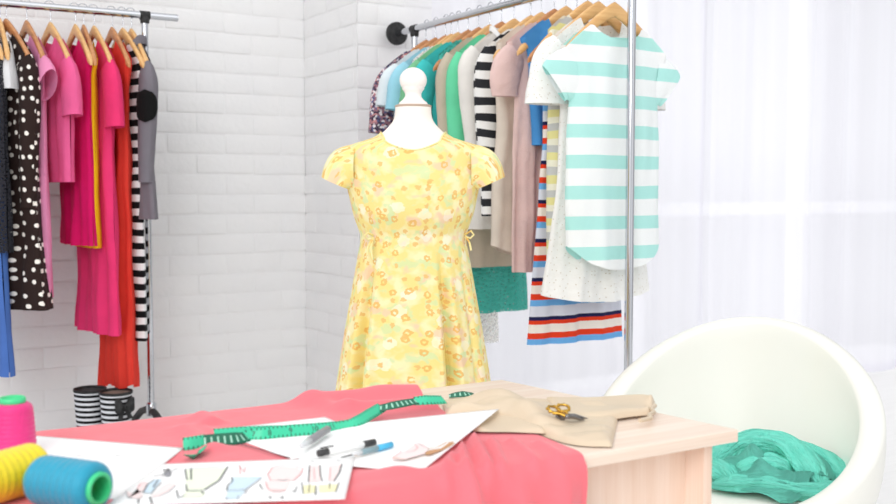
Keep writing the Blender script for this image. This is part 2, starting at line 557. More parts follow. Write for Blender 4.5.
# ------------------------------------------------------------------ garments
def garment_body(t, zo, mat, sw, zneck, ztip, hem, wp, dp, nw=.09, nf=.09, nb=.02, fold=.012, k=9., seed=0., hemf=None, name='body', nu=72, nv=56, v0=0.):
    """one flattened tube of cloth: shoulder seam on top, open neck, folds growing to the hem"""
    rows = []; uvs = []
    half = nu // 2
    for j in range(nv + 1):
        v = (j / nv) ** 1.15; rr = []; uu = []
        for i in range(nu + 1):
            q = i / half  # 0..2
            front = q <= 1
            a = 1 - 2 * q if front else -1 + 2 * (q - 1)
            a = math.sin(a * PI / 2) * .35 + a * .65
            xt = sw * a; ax = abs(xt)
            if ax > nw: zt = zneck - (zneck - ztip) * ((ax - nw) / max(1e-4, sw - nw)) ** 1.15
            else:
                dr = nf if front else nb
                zt = zneck - dr * (1 - (xt / nw) ** 2) ** .7
            zh = hem + (hemf(a, front) if hemf else 0)
            z = lerp(zt, zh, v)
            w, = prof(wp, v); d, = prof(dp, v)
            x = lerp(sw, w, sstep(v / .10)) * a if v < .10 else w * a
            e0 = .015 + (.024 * (1 - (xt / nw) ** 2) if ax < nw else 0)
            bl = sstep(v / .14)
            sh = (1 - abs(a) ** 3) ** .5
            y = lerp(e0 * (1 if abs(a) < .999 else 0), d * sh, bl)
            sg = -1 if front else 1
            ph = seed * 3.7 + (0 if front else 1.9)
            fo = fold * (v ** .8) * (.62 * math.sin(k * a + ph + 1.1 * math.sin(2.2 * v + ph)) + .38 * math.sin(2.4 * k * a + 2 * ph + 1.7 * v))
            fo += fold * .8 * nz(a * 3 + seed * 5, z * 5, seed + (0 if front else 3)) * bl
            edge = 1 - abs(a) ** 8 * .7
            y2 = sg * y + fo * edge
            x += .006 * nz(z * 6, seed * 2.3, a) * bl
            rr.append((x, y2, z - zo)); uu.append(((q if front else 2 - q) * sw * 2 + (0 if front else 1.3), z))
        rows.append(rr); uvs.append(uu)
    mb = MB(); mb.grid(rows, uvs)
    return mb.build(name, mat, t)


def sleeve(t, zo, mat, side, sw, ztip, pts, seed=0., name='sleeve', nseg=20, wr=.004):
    """pts: (dx outward from the shoulder tip, dz below it, y, half thickness across, half depth)"""
    rows = []; uvs = []; n = len(pts); N_ = 26
    tab = [(i,) + tuple(p) for i, p in enumerate(pts)]
    L = 0; prev = None
    for j in range(N_ + 1):
        q = (n - 1) * j / N_
        dx, dz, y, rx, ry = prof(tab, q)
        dx1, dz1, *_ = prof(tab, min(n - 1, q + .05)); dx0, dz0, *_ = prof(tab, max(0, q - .05))
        tx, tz = dx1 - dx0, dz1 - dz0; l = math.hypot(tx, tz) or 1; tx /= l; tz /= l
        nx_, nz_ = -tz, tx
        if prev: L += math.hypot(dx - prev[0], dz - prev[1])
        prev = (dx, dz)
        rr = []; uu = []
        for k in range(nseg + 1):
            a = 2 * PI * k / nseg
            w = 1 + wr * 12 * nz(math.cos(a) * 2 + seed, math.sin(a) * 2 + side, q * 2.2 + seed)
            ox = math.cos(a) * rx * w; oy = math.sin(a) * ry * w
            X = sw - .012 + dx + nx_ * ox; Z = ztip - .03 + dz + nz_ * ox
            rr.append((side * X, y + oy, Z - zo)); uu.append((a * (rx + ry) / 2, Z))
        rows.append(rr); uvs.append(uu)
    mb = MB(); mb.grid(rows, uvs)
    return mb.build(name, mat, t)


SL = {
    'none': None,
    'cap': [(-.04, -.045, 0, .082, .02), (.0, -.052, 0, .084, .026), (.03, -.064, 0, .080, .03), (.052, -.082, 0, .072, .032)],
    'tee': [(-.04, -.045, 0, .082, .02), (-.005, -.052, 0, .082, .020), (.02, -.063, 0, .076, .016), (.038, -.078, 0, .068, .012)],
    'ruffle': [(-.03, -.01, 0, .055, .022), (.01, -.05, -.005, .06, .026), (.03, -.10, -.012, .058, .024), (.03, -.15, -.014, .05, .02)],
    'short': [(-.025, .0, 0, .055, .024), (.015, -.05, 0, .058, .032), (.03, -.12, 0, .055, .034), (.035, -.19, 0, .058, .034)],
    'bell': [(-.025, .0, 0, .055, .024), (.02, -.05, 0, .062, .032), (.03, -.13, 0, .07, .036), (.03, -.22, 0, .085, .04)],
    'long': [(-.025, .0, 0, .06, .024), (.01, -.06, 0, .056, .034), (.02, -.18, -.005, .048, .036), (.018, -.32, -.01, .042, .034), (.012, -.46, -.012, .036, .03), (.01, -.56, -.014, .034, .028)],
}


def garment(kind, label, cat, rack, pos, mat, hem, sw=.19, dz=0., w=(.19, .20, .21), d=(.03, .035, .035), sl='short', slm=None, slen=1., wood=0, nw=.085, nf=.09,
            nb=.015, fold=.012, k=9., hemf=None, yaw=0., hang=True, collar=None, group=None, cross=0.):
    left = rack == 'L'
    rz = (-PI / 2 if left else 0.) + math.radians(yaw)
    zr = LZ if left else RZ
    X, Y = (pos, LY + cross) if left else (RX + cross, pos)
    hz = zr + dz + .004
    zneck, ztip = (hz - .128, hz - .215) if left else (hz - .112, hz - .187 + (.19 - sw) * .5)
    seed = pos * 7.31
    t = thing(kind, label, cat, (X, Y, hem), rz, group)
    wp = [(0, sw), (.13, w[0]), (.5, w[1]), (1, w[2])]
    dp = [(0, .01), (.13, d[0]), (.5, d[1]), (1, d[2])]
    garment_body(t, hem, mat, sw, zneck, ztip, hem, wp, dp, nw, nf, nb, fold, k, seed, hemf)
    if sl != 'none':
        pts = [(a, b * slen, c, e, f) for a, b, c, e, f in SL[sl]]
        for sd in (1, -1): sleeve(t, hem, slm or mat, sd, sw, ztip, pts, seed)
    if collar:
        cm, ch = collar
        rows = []; uvs = []
        for j in range(9):
            v = j / 8; rr = []; uu = []
            for i in range(41):
                q = 2 * PI * i / 40; c, s = math.cos(q), math.sin(q)
                out = 1 + .22 * math.sin(v * PI * .5) if v > .4 else 1 + .05 * v
                fr = max(0, -s)
                zz = zneck + ch * (math.sin(min(1, v * 1.6) * PI / 2) if v < .62 else lerp(1, -.15, (v - .62) / .38)) - (nf * .8 + .01) * fr ** 1.6
                rr.append((c * nw * out * 1.02, s * .036 * out * (1.25 if v > .4 else 1), zz - hem)); uu.append((q * nw, zz))
            rows.append(rr); uvs.append(uu)
        mb = MB(); mb.grid(rows, uvs); mb.build('collar', cm, t)
    if hang:
        what = label.split(' hanging')[0].split(' on the')[0].split(' beside')[0].split(' behind')[0].split(' between')[0]
        ws = what.split()
        hanger((X, Y, zr + dz * .5), rz, 'wooden hanger carrying the ' + ' '.join(ws[:11]), wood, 'wooden hangers on the %s rack' % ('left' if left else 'right'))
    return t


GL = 'clothes on the left rack'; GR = 'clothes on the right rack'
C = cloth
# left rack, from the picture's edge to the brick wall
m_polka = dots('brown_polka_dot', '2a1b18', 'f2ece4', 24, .20, .55)
m_bw = stripes('black_white_stripe', [(0, '0d0d10'), (.5, 'f1f0f1')], .054, 0)
m_grey = C('grey_jersey', '7f7a82')
garment('denim_dress', 'blue denim dress hanging at the far left end of the left rack', 'dress', 'L', .60, C('blue_denim', '4f76c0'), .42, sw=.17, w=(.16, .17, .26), yaw=4, sl='none', group=GL, wood=0)
garment('black_top', 'black lace top hanging between the blue denim dress and the white blouse', 'top', 'L', .60, lace('black_lace', '131319', 80, .25, 1., '262633'), .87, w=(.19, .205, .215), group=GL, sl='none', yaw=9)
garment('white_blouse', 'white puff shouldered blouse beside the polka dot dress', 'blouse', 'L', .652, C('white_cotton', 'f0f0f2'), 1.47, sw=.18, sl='none', group=GL)
garment('polka_dot_dress', 'dark brown dress with white polka dots on the left rack', 'dress', 'L', .675, m_polka, .655, w=(.19, .215, .265), d=(.04, .045, .06), sl='long', slen=.95, fold=.02, group=GL, wood=1, yaw=15)
garment('pale_pink_top', 'pale pink sleeveless long top beside the polka dot dress', 'top', 'L', .748, C('pale_pink', 'f59ac4'), .69, w=(.17, .185, .2), d=(.03, .03, .032), sl='cap', group=GL, wood=1, yaw=8)
garment('pink_t_shirt', 'bubblegum pink short sleeved t-shirt with the highest hem on the left rack', 't-shirt', 'L', .835, C('bubblegum_pink', 'f4679f'), 1.13, w=(.18, .19, .19), d=(.03, .035, .03), sl='short', group=GL, yaw=9)
garment('magenta_dress', 'magenta sleeveless dress between the pink t-shirt and the yellow top', 'dress', 'L', .928, C('magenta', 'dd1068'), .885, sw=.18, w=(.165, .17, .185), d=(.03, .035, .04), sl='none', group=GL, fold=.014, yaw=5)
garment('yellow_camisole', 'bright yellow sleeveless top hanging beside the magenta dress', 'top', 'L', .960, C('bright_yellow', 'fbc914'), .875, sw=.175, w=(.16, .165, .17), d=(.022, .024, .024), sl='none', group=GL, wood=1)
garment('hot_pink_dress', 'hot pink knee length dress hanging between the yellow top and coral dress', 'dress', 'L', 1.0, C('hot_pink', 'f23b78'), .535, w=(.18, .19, .215), d=(.028, .035, .045), sl='short', slen=1.2, group=GL, fold=.016, yaw=6)
garment('coral_dress', 'long coral red chiffon dress hanging lowest, above the striped boots', 'dress', 'L', 1.07, C('coral_chiffon', 'fb4a3c', translucent=.3), .30, w=(.16, .165, .17), d=(.025, .03, .04), sl='none', group=GL, fold=.02, k=12, yaw=5,
        hemf=lambda a, f: .05 * max(0, a) ** 2 + .018 * math.sin(a * 4 + 1), wood=1)
garment('striped_dress', 'long black and white horizontally striped dress beside the grey jacket', 'dress', 'L', 1.112, m_bw, .50, sw=.185, w=(.165, .165, .165), d=(.022, .024, .026), sl='none', slen=.9, group=GL, fold=.008, yaw=9)
tj = garment('grey_jacket', 'grey jersey jacket with black elbow patch hanging at the rack post', 'jacket', 'L', 1.146, m_grey, .985, w=(.175, .19, .245), yaw=4, d=(.03, .034, .036), sl='long', slen=.78, group=GL, collar=(m_grey, .03), fold=.008)
# elbow patch: an oval lying just outside the near sleeve
def elbow_patch(t, hem, sd):
    hz = LZ + .004; ztip = hz - .198; mb = MB(); rows = []
    cx, cy, cz, rx, ry = .19 - .012 + .02, -.004, ztip - .03 - .16, .0495, .037
    for j in range(13):
        rr = []; v = -1 + 2 * j / 12
        hw = math.sqrt(max(0, 1 - v * v)) * 1.25 + .02
        for i in range(13):
            a = (-1 + 2 * i / 12) * hw - .75
            rr.append((sd * (cx + rx * 1.10 * math.cos(a)), cy + ry * 1.12 * math.sin(a), cz + v * .062 - hem))
        rows.append(rr)
    mb.grid(rows); o = mb.build('elbow_patch', C('black_suede', '0b0b0c', var=.05), t, solid=.003); tag(o, 'black oval elbow patch')
elbow_patch(tj, .985, 1)

# right rack, from the wall to the near post
m_bw2 = stripes('charcoal_white_stripe', [(0, '2a2b2f'), (.5, 'f2f1ee')], .058, 0, wob=.02)
m_tee = stripes('mint_white_stripe', [(0, 'b9efe8'), (.44, 'fbfdfd')], .096, .015, wob=.003)
m_maxi = stripes('bright_multi_stripe', [(0, '6fb1ea'), (.16, 'e9401f'), (.31, 'f7efe6'), (.53, 'e9401f'), (.63, '1d2150'), (.73, 'dfe3ef')], .128, .59, wob=.004)
m_yg = stripes('yellow_grey_stripe', [(0, 'eae49f'), (.36, 'c8cac8'), (.7, 'f1efda')], .07, 0, wob=.02)
t_ = NT('dark_flower_print')
v_ = t_.n('ShaderNodeTexVoronoi', {'Vector': t_.uv(), 'Scale': 120.}, voronoi_dimensions='2D')
s_ = t_.n('ShaderNodeSeparateColor', {0: v_.outputs['Color']})
t_.set('Base Color', t_.ramp(s_.outputs[0], [(0, '4a3a4c'), (.35, '9a6f7c'), (.55, 'e6dde0'), (.75, '5a5f86'), (.9, 'c98a8a')], 'CONSTANT')); fabric_finish(t_)
M_FL = t_.m
m_dotl = NT('white_speckled_lace')
v_ = m_dotl.n('ShaderNodeTexVoronoi', {'Vector': m_dotl.uv(), 'Scale': 48., 'Randomness': .8}, voronoi_dimensions='2D')
g_ = m_dotl.noise(m_dotl.uv(), 60, 3)
m_dotl.set('Base Color', m_dotl.mix(m_dotl.math('LESS_THAN', v_.outputs['Distance'], .075), m_dotl.mix(g_, 'f1efea', 'fdfdfb'), 'cfc3b2')); m_dotl.alpha(.95)
m_dotl.bump(g_, .4, .01); m_dotl.set('Roughness', .9)
garment('flower_print_blouse', 'dark flower print blouse hanging nearest the wall on the right rack', 'blouse', 'R', 3.80, M_FL, 1.05, sl='short', slen=1.25, group=GR, wood=1)
garment('white_shirt', 'white shirt with pale blue tint beside the dark flower print blouse', 'shirt', 'R', 3.725, C('bluish_white', 'e9f2f8'), 1.0, sw=.195, sl='short', slen=.7, group=GR, wood=1)
garment('light_blue_shirt', 'light blue short sleeved shirt between the white shirt and green blouse', 'shirt', 'R', 3.645, C('light_blue', 'a3dcee'), 1.0, sw=.195, sl='short', slen=.8, group=GR, wood=1)
garment('cream_lace_dress', 'long cream lace dress with the lowest hem behind the teal lace dress', 'dress', 'R', 3.60, lace('cream_lace', 'e4e0da', 60, .3), .47, sw=.18, w=(.18, .2, .23), sl='none', group=GR)
garment('green_blouse', 'sheer pale green blouse hanging beside the turquoise blouse', 'blouse', 'R', 3.55, C('pale_green', '8fd6a6', translucent=.3), 1.05, sl='short', group=GR)
garment('turquoise_blouse', 'turquoise short sleeved blouse behind the neck of the dress form', 'blouse', 'R', 3.475, C('turquoise', '45c9c6'), 1.0, sw=.2, sl='short', slen=1.1, group=GR, wood=1)
garment('teal_lace_dress', 'teal green lace dress hanging lower than the beige knit cardigan', 'dress', 'R', 3.40, lace('teal_lace', '2da193', 75, .16, 1., '58bcae'), .625, sw=.18, w=(.18, .2, .235), sl='none', group=GR, wood=1)
garment('beige_cardigan', 'long beige knit cardigan hanging in front of the teal lace dress', 'cardigan', 'R', 3.325, C('beige_knit', 'cdbfab', wr=.5), .81, sw=.18, w=(.175, .185, .2), sl='long', slen=.9, group=GR)
garment('mint_green_jacket', 'mint green long sleeved jacket beside the beige knit cardigan', 'jacket', 'R', 3.245, C('mint_green', '6fdcab'), .98, sw=.185, sl='long', slen=1.05, group=GR, cross=.0, wood=1)
garment('ivory_shirt', 'ivory shirt with a broad white collar behind the striped top', 'shirt', 'R', 3.165, C('ivory_cotton', 'eeeae4'), .96, sw=.185, sl='long', slen=.6, group=GR, collar=(C('white_collar', 'f7f4f2'), .018))
garment('striped_pullover', 'charcoal and white striped long sleeved top on the right rack', 'top', 'R', 3.075, m_bw2, 1.02, sw=.185, sl='long', slen=1.0, cross=.01, group=GR, wood=0)
garment('beige_blouse', 'long beige blouse with curved hem beside the striped top', 'blouse', 'R', 3.0, C('sand_beige', 'e6d9ca', wr=.5), .86, sw=.19, w=(.19, .2, .215), d=(.03, .035, .04), sl='none', group=GR, fold=.018, hemf=lambda a, f: .05 * a * a)
garment('dusty_pink_blouse', 'dusty pink ruffled blouse hanging in front of the beige blouse', 'blouse', 'R', 2.925, C('dusty_pink', 'ecccc6', wr=.7), .82, sw=.2, w=(.175, .175, .175), d=(.03, .035, .035), sl='ruffle', slen=1.0, group=GR, fold=.022, k=15, wood=1, cross=.0)
garment('blue_shirt', 'bright blue sleeveless shirt behind the multicoloured striped dress', 'shirt', 'R', 2.86, C('bright_blue', '4d97d8'), 1.25, sw=.19, w=(.165, .15, .14), sl='none', group=GR, wood=0)
garment('striped_maxi_dress', 'long red, white, blue and navy striped dress, lowest near the post', 'dress', 'R', 2.80, m_maxi, .59, sw=.15, dz=-.06, w=(.14, .16, .205), d=(.02, .025, .04), sl='none', group=GR, fold=.01, wood=1)
garment('yellow_striped_top', 'yellow and grey striped sleeveless top behind the white lace blouse', 'top', 'R', 2.745, m_yg, .88, sw=.16, w=(.155, .165, .165), sl='none', group=GR, wood=0)
garment('white_lace_blouse', 'long white speckled lace blouse behind the mint striped t-shirt', 'blouse', 'R', 2.69, m_dotl.m, .735, sw=.19, dz=-.02, w=(.155, .165, .225), d=(.03, .035, .045), sl='bell', slen=.8, group=GR, fold=.016, hemf=lambda a, f: .03 * a * a, wood=0)
garment('mint_striped_t_shirt', 'mint and white wide striped t-shirt hanging at the front of the right rack', 't-shirt', 'R', 2.61, m_tee, .845, sw=.215, dz=-.05, w=(.185, .19, .19), d=(.03, .035, .04), sl='tee', nw=.10, nf=.05, nb=.03, group=GR, fold=.01, k=6, wood=0, yaw=0,
        hemf=lambda a, f: .08 * abs(a) ** 2.5)

# ------------------------------------------------------------------ dress form and dress
DP = at(413.5, 252, .9)
dd = 2.75
ray = CROT @ Vector(((413.5 - 448) / F, 0, -1)); ray.z = 0
ctr = Vector((0, 0, 0)) + ray * (dd / Vector((ray.x, ray.y)).dot(Vector((math.sin(YAW), math.cos(YAW)))))
TORSO = [(.70, .125, .075), (.80, .125, .075), (.90, .122, .076), (.977, .130, .092), (1.04, .152, .11), (1.09, .163, .106), (1.14, .176, .093), (1.18, .183, .081), (1.205, .178, .073), (1.220, .150, .066), (1.236, .10, .061), (1.262, .066, .056), (1.285, .050, .050), (1.32, .046, .047)]
DRESS = [(.50, .216, .18), (.576, .205, .17), (.70, .186, .15), (.81, .167, .128), (.93, .146, .108), (.977, .139, .101), (1.04, .158, .117), (1.09, .169, .112), (1.14, .181, .099), (1.18, .188, .087), (1.205, .183, .079), (1.220, .155, .072), (1.236, .105, .067), (1.262, .071, .062)]


def spt(tab, z, th, e=2.25):
    w, d = prof(tab, z); c, s = math.cos(th), math.sin(th)
    return Vector((w * math.copysign(abs(c) ** (2 / e), c), d * math.copysign(abs(s) ** (2 / e), s), z))


form = thing('dress_form', 'ivory dress form with knobbed neck wearing the yellow flowered dress', 'dress form', (ctr.x, ctr.y, 0), -YAW)
mb = MB(); rows = []
for j in range(70):
    z = lerp(.70, 1.314, j / 69); rows.append([spt(TORSO, z, 2 * PI * i / 64) for i in range(65)])
mb.grid(rows); mb.cap(rows[0][:-1], True); mb.cap(rows[-1][:-1])
mb.build('torso', IVORY, form)
mb = MB(); mb.lathe([(.047, 1.314), (.0475, 1.316), (.0475, 1.319), (.044, 1.321)], 40); mb.build('neck_plate', basic('neck_seam_ring', 'b9a08c', .5), form)
mb = MB()
pr = [(.040, 1.334), (.036, 1.342), (.027, 1.35), (.0215, 1.358), (.021, 1.366), (.024, 1.373), (.030, 1.381)]
for k in range(1, 16):
    q = -PI / 2 + .75 + (PI - .75) * k / 15
    pr.append((.0355 * math.cos(q) if k < 15 else .0005, 1.404 + .0355 * math.sin(q)))
pr = [(r, 1.3195 + (z - 1.334) * .93) for r, z in pr]
mb.lathe(pr, 40); mb.build('neck_knob', IVORYP, form)
mb = MB(); mb.tube([(0, 0, .06), (0, 0, .72)], .016, 16); mb.build('stand_pole', CHROME, form)
mb = MB()
mb.lathe([(.0, .075), (.05, .07), (.15, .03), (.17, .012), (.17, 0)], 40); mb.build('stand_base', IVORYP, form)

dress = thing('flowered_dress', 'yellow dress with orange flower print and short sleeves on the dress form', 'dress', (ctr.x, ctr.y, .50), -YAW)
mb = MB(); rows = []; uvs = []; NU = 360; NV = 110
pleats = [(-.105, 1.0, .055), (.078, .9, .05), (-.05, -.25, .09), (.0, .15, .1), (.15, .4, .04), (-.165, .5, .03)]
for j in range(NV + 1):
    v = j / NV; rr = []; uu = []
    for i in range(NU + 1):
        th = PI / 2 + 2 * PI * i / NU
        s, c = math.sin(th), math.cos(th)
        fr = max(0, -s)
        zn = lerp(1.25, 1.230, abs(s) ** 1.5) if s > 0 else 1.201 + .0669 * ((c * c + .015) ** .31 - .272)
        z = lerp(zn, .50, v)
        p = spt(DRESS, z, th)
        # the print keeps clear of the neck, skirt pleats deepen to the hem
        dn = sstep((.985 - z) / .16) * (.45 + .55 * sstep((.985 - z) / .45))
        m = 1.
        if s < 0:
            w, d = prof(DRESS, z)
            xr = p.x / w
            for x0, a, wd in ((-.70, -1.0, .085), (.50, -.85, .075), (-.80, .35, .06), (-.55, .55, .10), (.40, .45, .09), (.62, .5, .09), (.85, -.5, .05), (-.1, .12, .25)):
                m += dn * (.36 if abs(a) > .8 else .24) * a * math.exp(-((xr - x0) / (wd * .75)) ** 2)
        else:
            m += dn * .03 * math.sin(9 * th)
        m += dn * .012 * math.sin(14 * th + 1)
        # waist seam and soft creases in the bodice
        m -= .018 * math.exp(-((z - .985) / .006) ** 2)
        cr = .0025 * nz(p.x * 14, z * 16, 3) * (1 - dn)
        q = Vector((p.x * (1 + (m - 1) * .35), p.y * m, z)); q.y -= cr if s < 0 else -cr
        rr.append((q.x, q.y, q.z - .5)); uu.append((th * .155, z))
    rows.append(rr); uvs.append(uu)
mb.grid(rows, uvs); mb.build('dress_body', FLOWER, dress)
mb = MB()
nk = [Vector(rows[0][i]) for i in range(0, NU + 1, 4)]
mb.tube(nk, .0022, 6, False); mb.build('neck_binding', FLOWER, dress)
for sd in (-1, 1):
    tab = [(0, .150, 1.155, .066, .072, 0), (1, .176, 1.150, .060, .080, .5), (2, .190, 1.135, .052, .084, .85), (3, .200, 1.117, .043, .086, 1.15)]
    rows = []; uvs = []
    for j in range(15):
        q = 3 * j / 14; cx, cz, rv, ry, tl = prof(tab, q)
        rr = []; uu = []
        for i in range(41):
            a = 2 * PI * i / 40
            # ring leans outward at the bottom edge
            u = math.cos(a) * rv * 1.0; w_ = math.sin(a) * ry
            ax, az = math.sin(tl), math.cos(tl)
            dn_ = max(0, -math.cos(a))
            X = cx + u * ax
            Z = cz + u * az
            wob = 1 + .04 * q / 3 * math.sin(5 * a)
            rr.append((sd * X, w_ * wob, Z - .5)); uu.append((a * .08 + 3 * sd, cx))
        rows.append(rr); uvs.append(uu)
    mb = MB(); mb.grid(rows, uvs); mb.build('sleeve', FLOWER, dress)


def loop_tie(pts, name='waist_tie'):
    mb = MB(); mb.tube([(x, y, z - .5) for x, y, z in pts], .0028, 7); mb.build(name, FLOWER, dress)


loop_tie([(.135, -.035, .985), (.150, -.045, .995), (.157, -.05, .985), (.148, -.05, .976), (.136, -.04, .98)])
loop_tie([(.136, -.04, .98), (.146, -.05, .965), (.150, -.055, .945)])
loop_tie([(-.10, -.085, .985), (-.112, -.10, .992), (-.122, -.095, .984), (-.112, -.098, .975), (-.10, -.09, .978)])
loop_tie([(-.10, -.092, .98), (-.103, -.112, .955), (-.100, -.118, .925)])
loop_tie([(-.10, -.092, .98), (-.112, -.108, .955), (-.113, -.114, .935)])

# ------------------------------------------------------------------ desk
DT, DTH = .74, .019
FRX, FRY, BRX, BRY = 1.190, 1.104, 1.121, 1.634
desk = thing('desk', 'pale birch desk with the pink cloth, papers and thread spools on it', 'desk', (.45, 1.37, 0))
DO = Vector((.45, 1.37, 0))
def rel(p): return (p[0] - DO.x, p[1] - DO.y)
mb = MB(); mb.prism([rel(p) for p in ((-.35, FRY), (FRX, FRY), (BRX, BRY), (-.35, BRY))], DT - DTH, DT)
mb.build('tabletop', DWOODX, desk, bevel=.002)
sl_ = (BRX - FRX) / (BRY - FRY)
def side(x, y): return x + sl_ * (y - FRY)
mb = MB(); mb.prism([rel(p) for p in ((side(1.143, 1.125), 1.125), (side(1.160, 1.125), 1.125), (side(1.160, 1.60), 1.60), (side(1.143, 1.60), 1.60))], 0, DT - DTH)
mb.build('side_panel', DWOODZ, desk, bevel=.001)
mb = MB(); mb.box(-.30 - DO.x, -.282 - DO.x, 1.125 - DO.y, 1.60 - DO.y, 0, DT - DTH); mb.build('side_panel', DWOODZ, desk, bevel=.001)
mb = MB(); mb.box(-.282 - DO.x, side(1.143, 1.16) - DO.x, 1.160 - DO.y, 1.176 - DO.y, .22, DT - DTH); mb.build('modesty_panel', DWOODZ, desk, smooth=False)

# ------------------------------------------------------------------ pink cloth over the desk
CORAL = cloth('coral_pink_cotton', 'f57882', wr=.22, translucent=.05, var=.05)
CORAL.node_tree.nodes['Principled BSDF'].inputs['Sheen Weight'].default_value = .25
edge_tab = [(1.09, .888), (1.18, .895), (1.249, .895), (1.299, .872), (1.42, .868), (1.56, .895), (1.64, .905)]


def ridge(x, y, p0, p1, w, h):
    a, b = Vector(p0), Vector(p1); ab = b - a; t = max(0, min(1, (Vector((x, y)) - a).dot(ab) / ab.length_squared))
    dist = (Vector((x, y)) - (a + ab * t)).length
    return h * math.exp(-(dist / w) ** 2)


def g2(px, py): p = at(px, py, DT); return (p.x, p.y)


RIDGES = [
    (g2(318, 404), g2(425, 398), .030, .016), (g2(350, 412), g2(440, 408), .022, .012), (g2(380, 400), g2(405, 396), .03, .006),
    (g2(203, 422), g2(228, 436), .020, .012), (g2(185, 432), g2(215, 452), .016, .007), (g2(300, 404), g2(345, 413), .02, .008),
    (g2(474, 446), g2(492, 480), .007, .016), (g2(492, 446), g2(505, 476), .007, .010), (g2(462, 455), g2(470, 484), .006, .014), (g2(452, 462), g2(440, 490), .006, .010), (g2(512, 446), g2(545, 472), .008, .008),
    (g2(540, 448), g2(570, 466), .010, .006), (g2(400, 478), g2(450, 474), .02, .006), (g2(360, 480), g2(400, 475), .02, .004),
]


def cloth_h(x, y):
    h = .003 + .0015 * nz(x * 9, y * 9, 1) + .001 * nz(x * 25, y * 18, 4)
    for r in RIDGES: h += ridge(x, y, *r)
    for q in PQ:
        # the papers press the cloth flat
        d = 1e9; ins = True
        for i in range(4):
            a, b = Vector(q[i]), Vector(q[(i + 1) % 4]); e = b - a; p = Vector((x, y)) - a
            if e.x * p.y - e.y * p.x > 0: ins = False
            d = min(d, (p - e * max(0, min(1, p.dot(e) / e.length_squared))).length)
        f = 0 if ins else sstep(d / .022)
        h = lerp(min(h, .0042), h, f)
    return max(.0012, h)


PQ = [[g2(*p) for p in q] for q in (((20, 434.5), (184, 448), (118, 500), (-75, 480)), ((212, 430), (325, 417), (395, 447), (291, 459)), ((334, 425.5), (480, 413), (420, 472.5), (296, 461)), ((163, 464), (355, 457), (345, 499), (105, 506)))]
mb = MB(); rows = []; uvs = []
NS = 230; ts = []
y = 1.629
while y > 1.098: ts.append(('top', y)); y -= .0048
dz_ = 0
ND = 34
for k in range(1, ND + 1): ts.append(('drop', k / ND))
for kind, val in ts:
    rr = []; uu = []
    yy = val if kind == 'top' else 1.098
    ex = prof(edge_tab, yy)[0]
    for i in range(NS + 1):
        x = lerp(-.30, ex, (i / NS) ** .85)
        h = cloth_h(x, yy)
        if kind == 'top':
            edge = sstep((yy - 1.094) / .02)
            back = sstep((1.629 - yy) / .02 + .15)
            z = DT + .002 + max(.0006, h * (.35 + .65 * back)) - (1 - edge) * .004
            rr.append((x, yy, z)); uu.append((x, yy))
        else:
            t_ = val; dr = .30 * t_
            f = 0
            for x0, a, w_ in ((.70, 1.3, .014), (.745, -.6, .02), (.775, .9, .018), (.62, .5, .03), (.845, .6, .016), (.885, -.5, .014), (.55, -.4, .03), (.45, .6, .03), (.3, .5, .04), (.15, -.5, .04), (0, .5, .05)):
                f += a * math.exp(-((x + .04 * t_ * (x0 - .7) - x0) / w_) ** 2)
            f += .3 * nz(x * 12, t_ * 2, 2)
            out = .0085 + .004 * min(1, t_ * 8) + .030 * f * sstep(t_ * 2.2 + .18) + .012 * t_
            z = DT - .002 - dr + .010 * sstep(1 - t_ * 8) * 0 + (h - .003) * (1 - sstep(t_ * 5))
            rr.append((x, yy - max(.005, out) * sstep(t_ * 9 + .45), z)); uu.append((x, 1.098 - dr))
    rows.append(rr); uvs.append(uu)
mb.grid(rows, uvs)
o = mb.build('pink_cloth', CORAL, off=(.3, 1.37, DT)); o.location = (.3, 1.37, DT)
tag(o, 'crumpled coral pink cloth draped across the desk and over its front', 'cloth')

# ------------------------------------------------------------------ papers
INK = basic('dark_pencil', '2f3036', .7); PINKL = basic('pink_pencil', 'f8e2e0', .8); BLUEL = basic('blue_pencil', 'cfe4f1', .8); GREENL = basic('green_pencil', 'edf4de', .8)
YELL = basic('yellow_pencil', 'f7f1c2', .8); BROWNL = basic('brown_pencil', 'c79468', .8); GREYL = basic('grey_pencil', '9a9aa0', .8); ROSE = basic('rose_pencil', 'd98f92', .8)


def sheet(name, label, corners, zs, group=None, cat='paper', lift=None, n=24):
    """a paper lying on the cloth; corners in order round the sheet"""
    P = [at(c[0], c[1], z) for c, z in zip(corners, zs)]
    ctr_ = sum(P, Vector()) / 4
    t = thing(name, label, cat, ctr_, 0, group)
    rows = []
    for j in range(n + 1):
        r = []
        for i in range(n + 1):
            u, v = i / n, j / n
            p = (P[0] * (1 - u) + P[1] * u) * (1 - v) + (P[3] * (1 - u) + P[2] * u) * v
            if lift: p.z += lift(u, v)
            r.append(p - ctr_)
        rows.append(r)
    mb = MB(); mb.grid(rows); mb.build('sheet', PAPER, t, solid=.0004)
    return t, ctr_


def stroke(t, c, z, pix, mat, w=.0008, name='pencil_line', close=False):
    mb = MB()
    pts = [at(x, y, z) - c for x, y in pix]
    if close: pts.append(pts[0])
    for a, b in zip(pts, pts[1:]):
        d = (b - a); d.z = 0
        if d.length < 1e-6: continue
        nrm = Vector((-d.y, d.x, 0)).normalized() * w
        i0 = len(mb.v)
        for p in (a - nrm, b - nrm, b + nrm, a + nrm): mb.add(p)
        mb.f.append((i0, i0 + 1, i0 + 2, i0 + 3))
    return mb


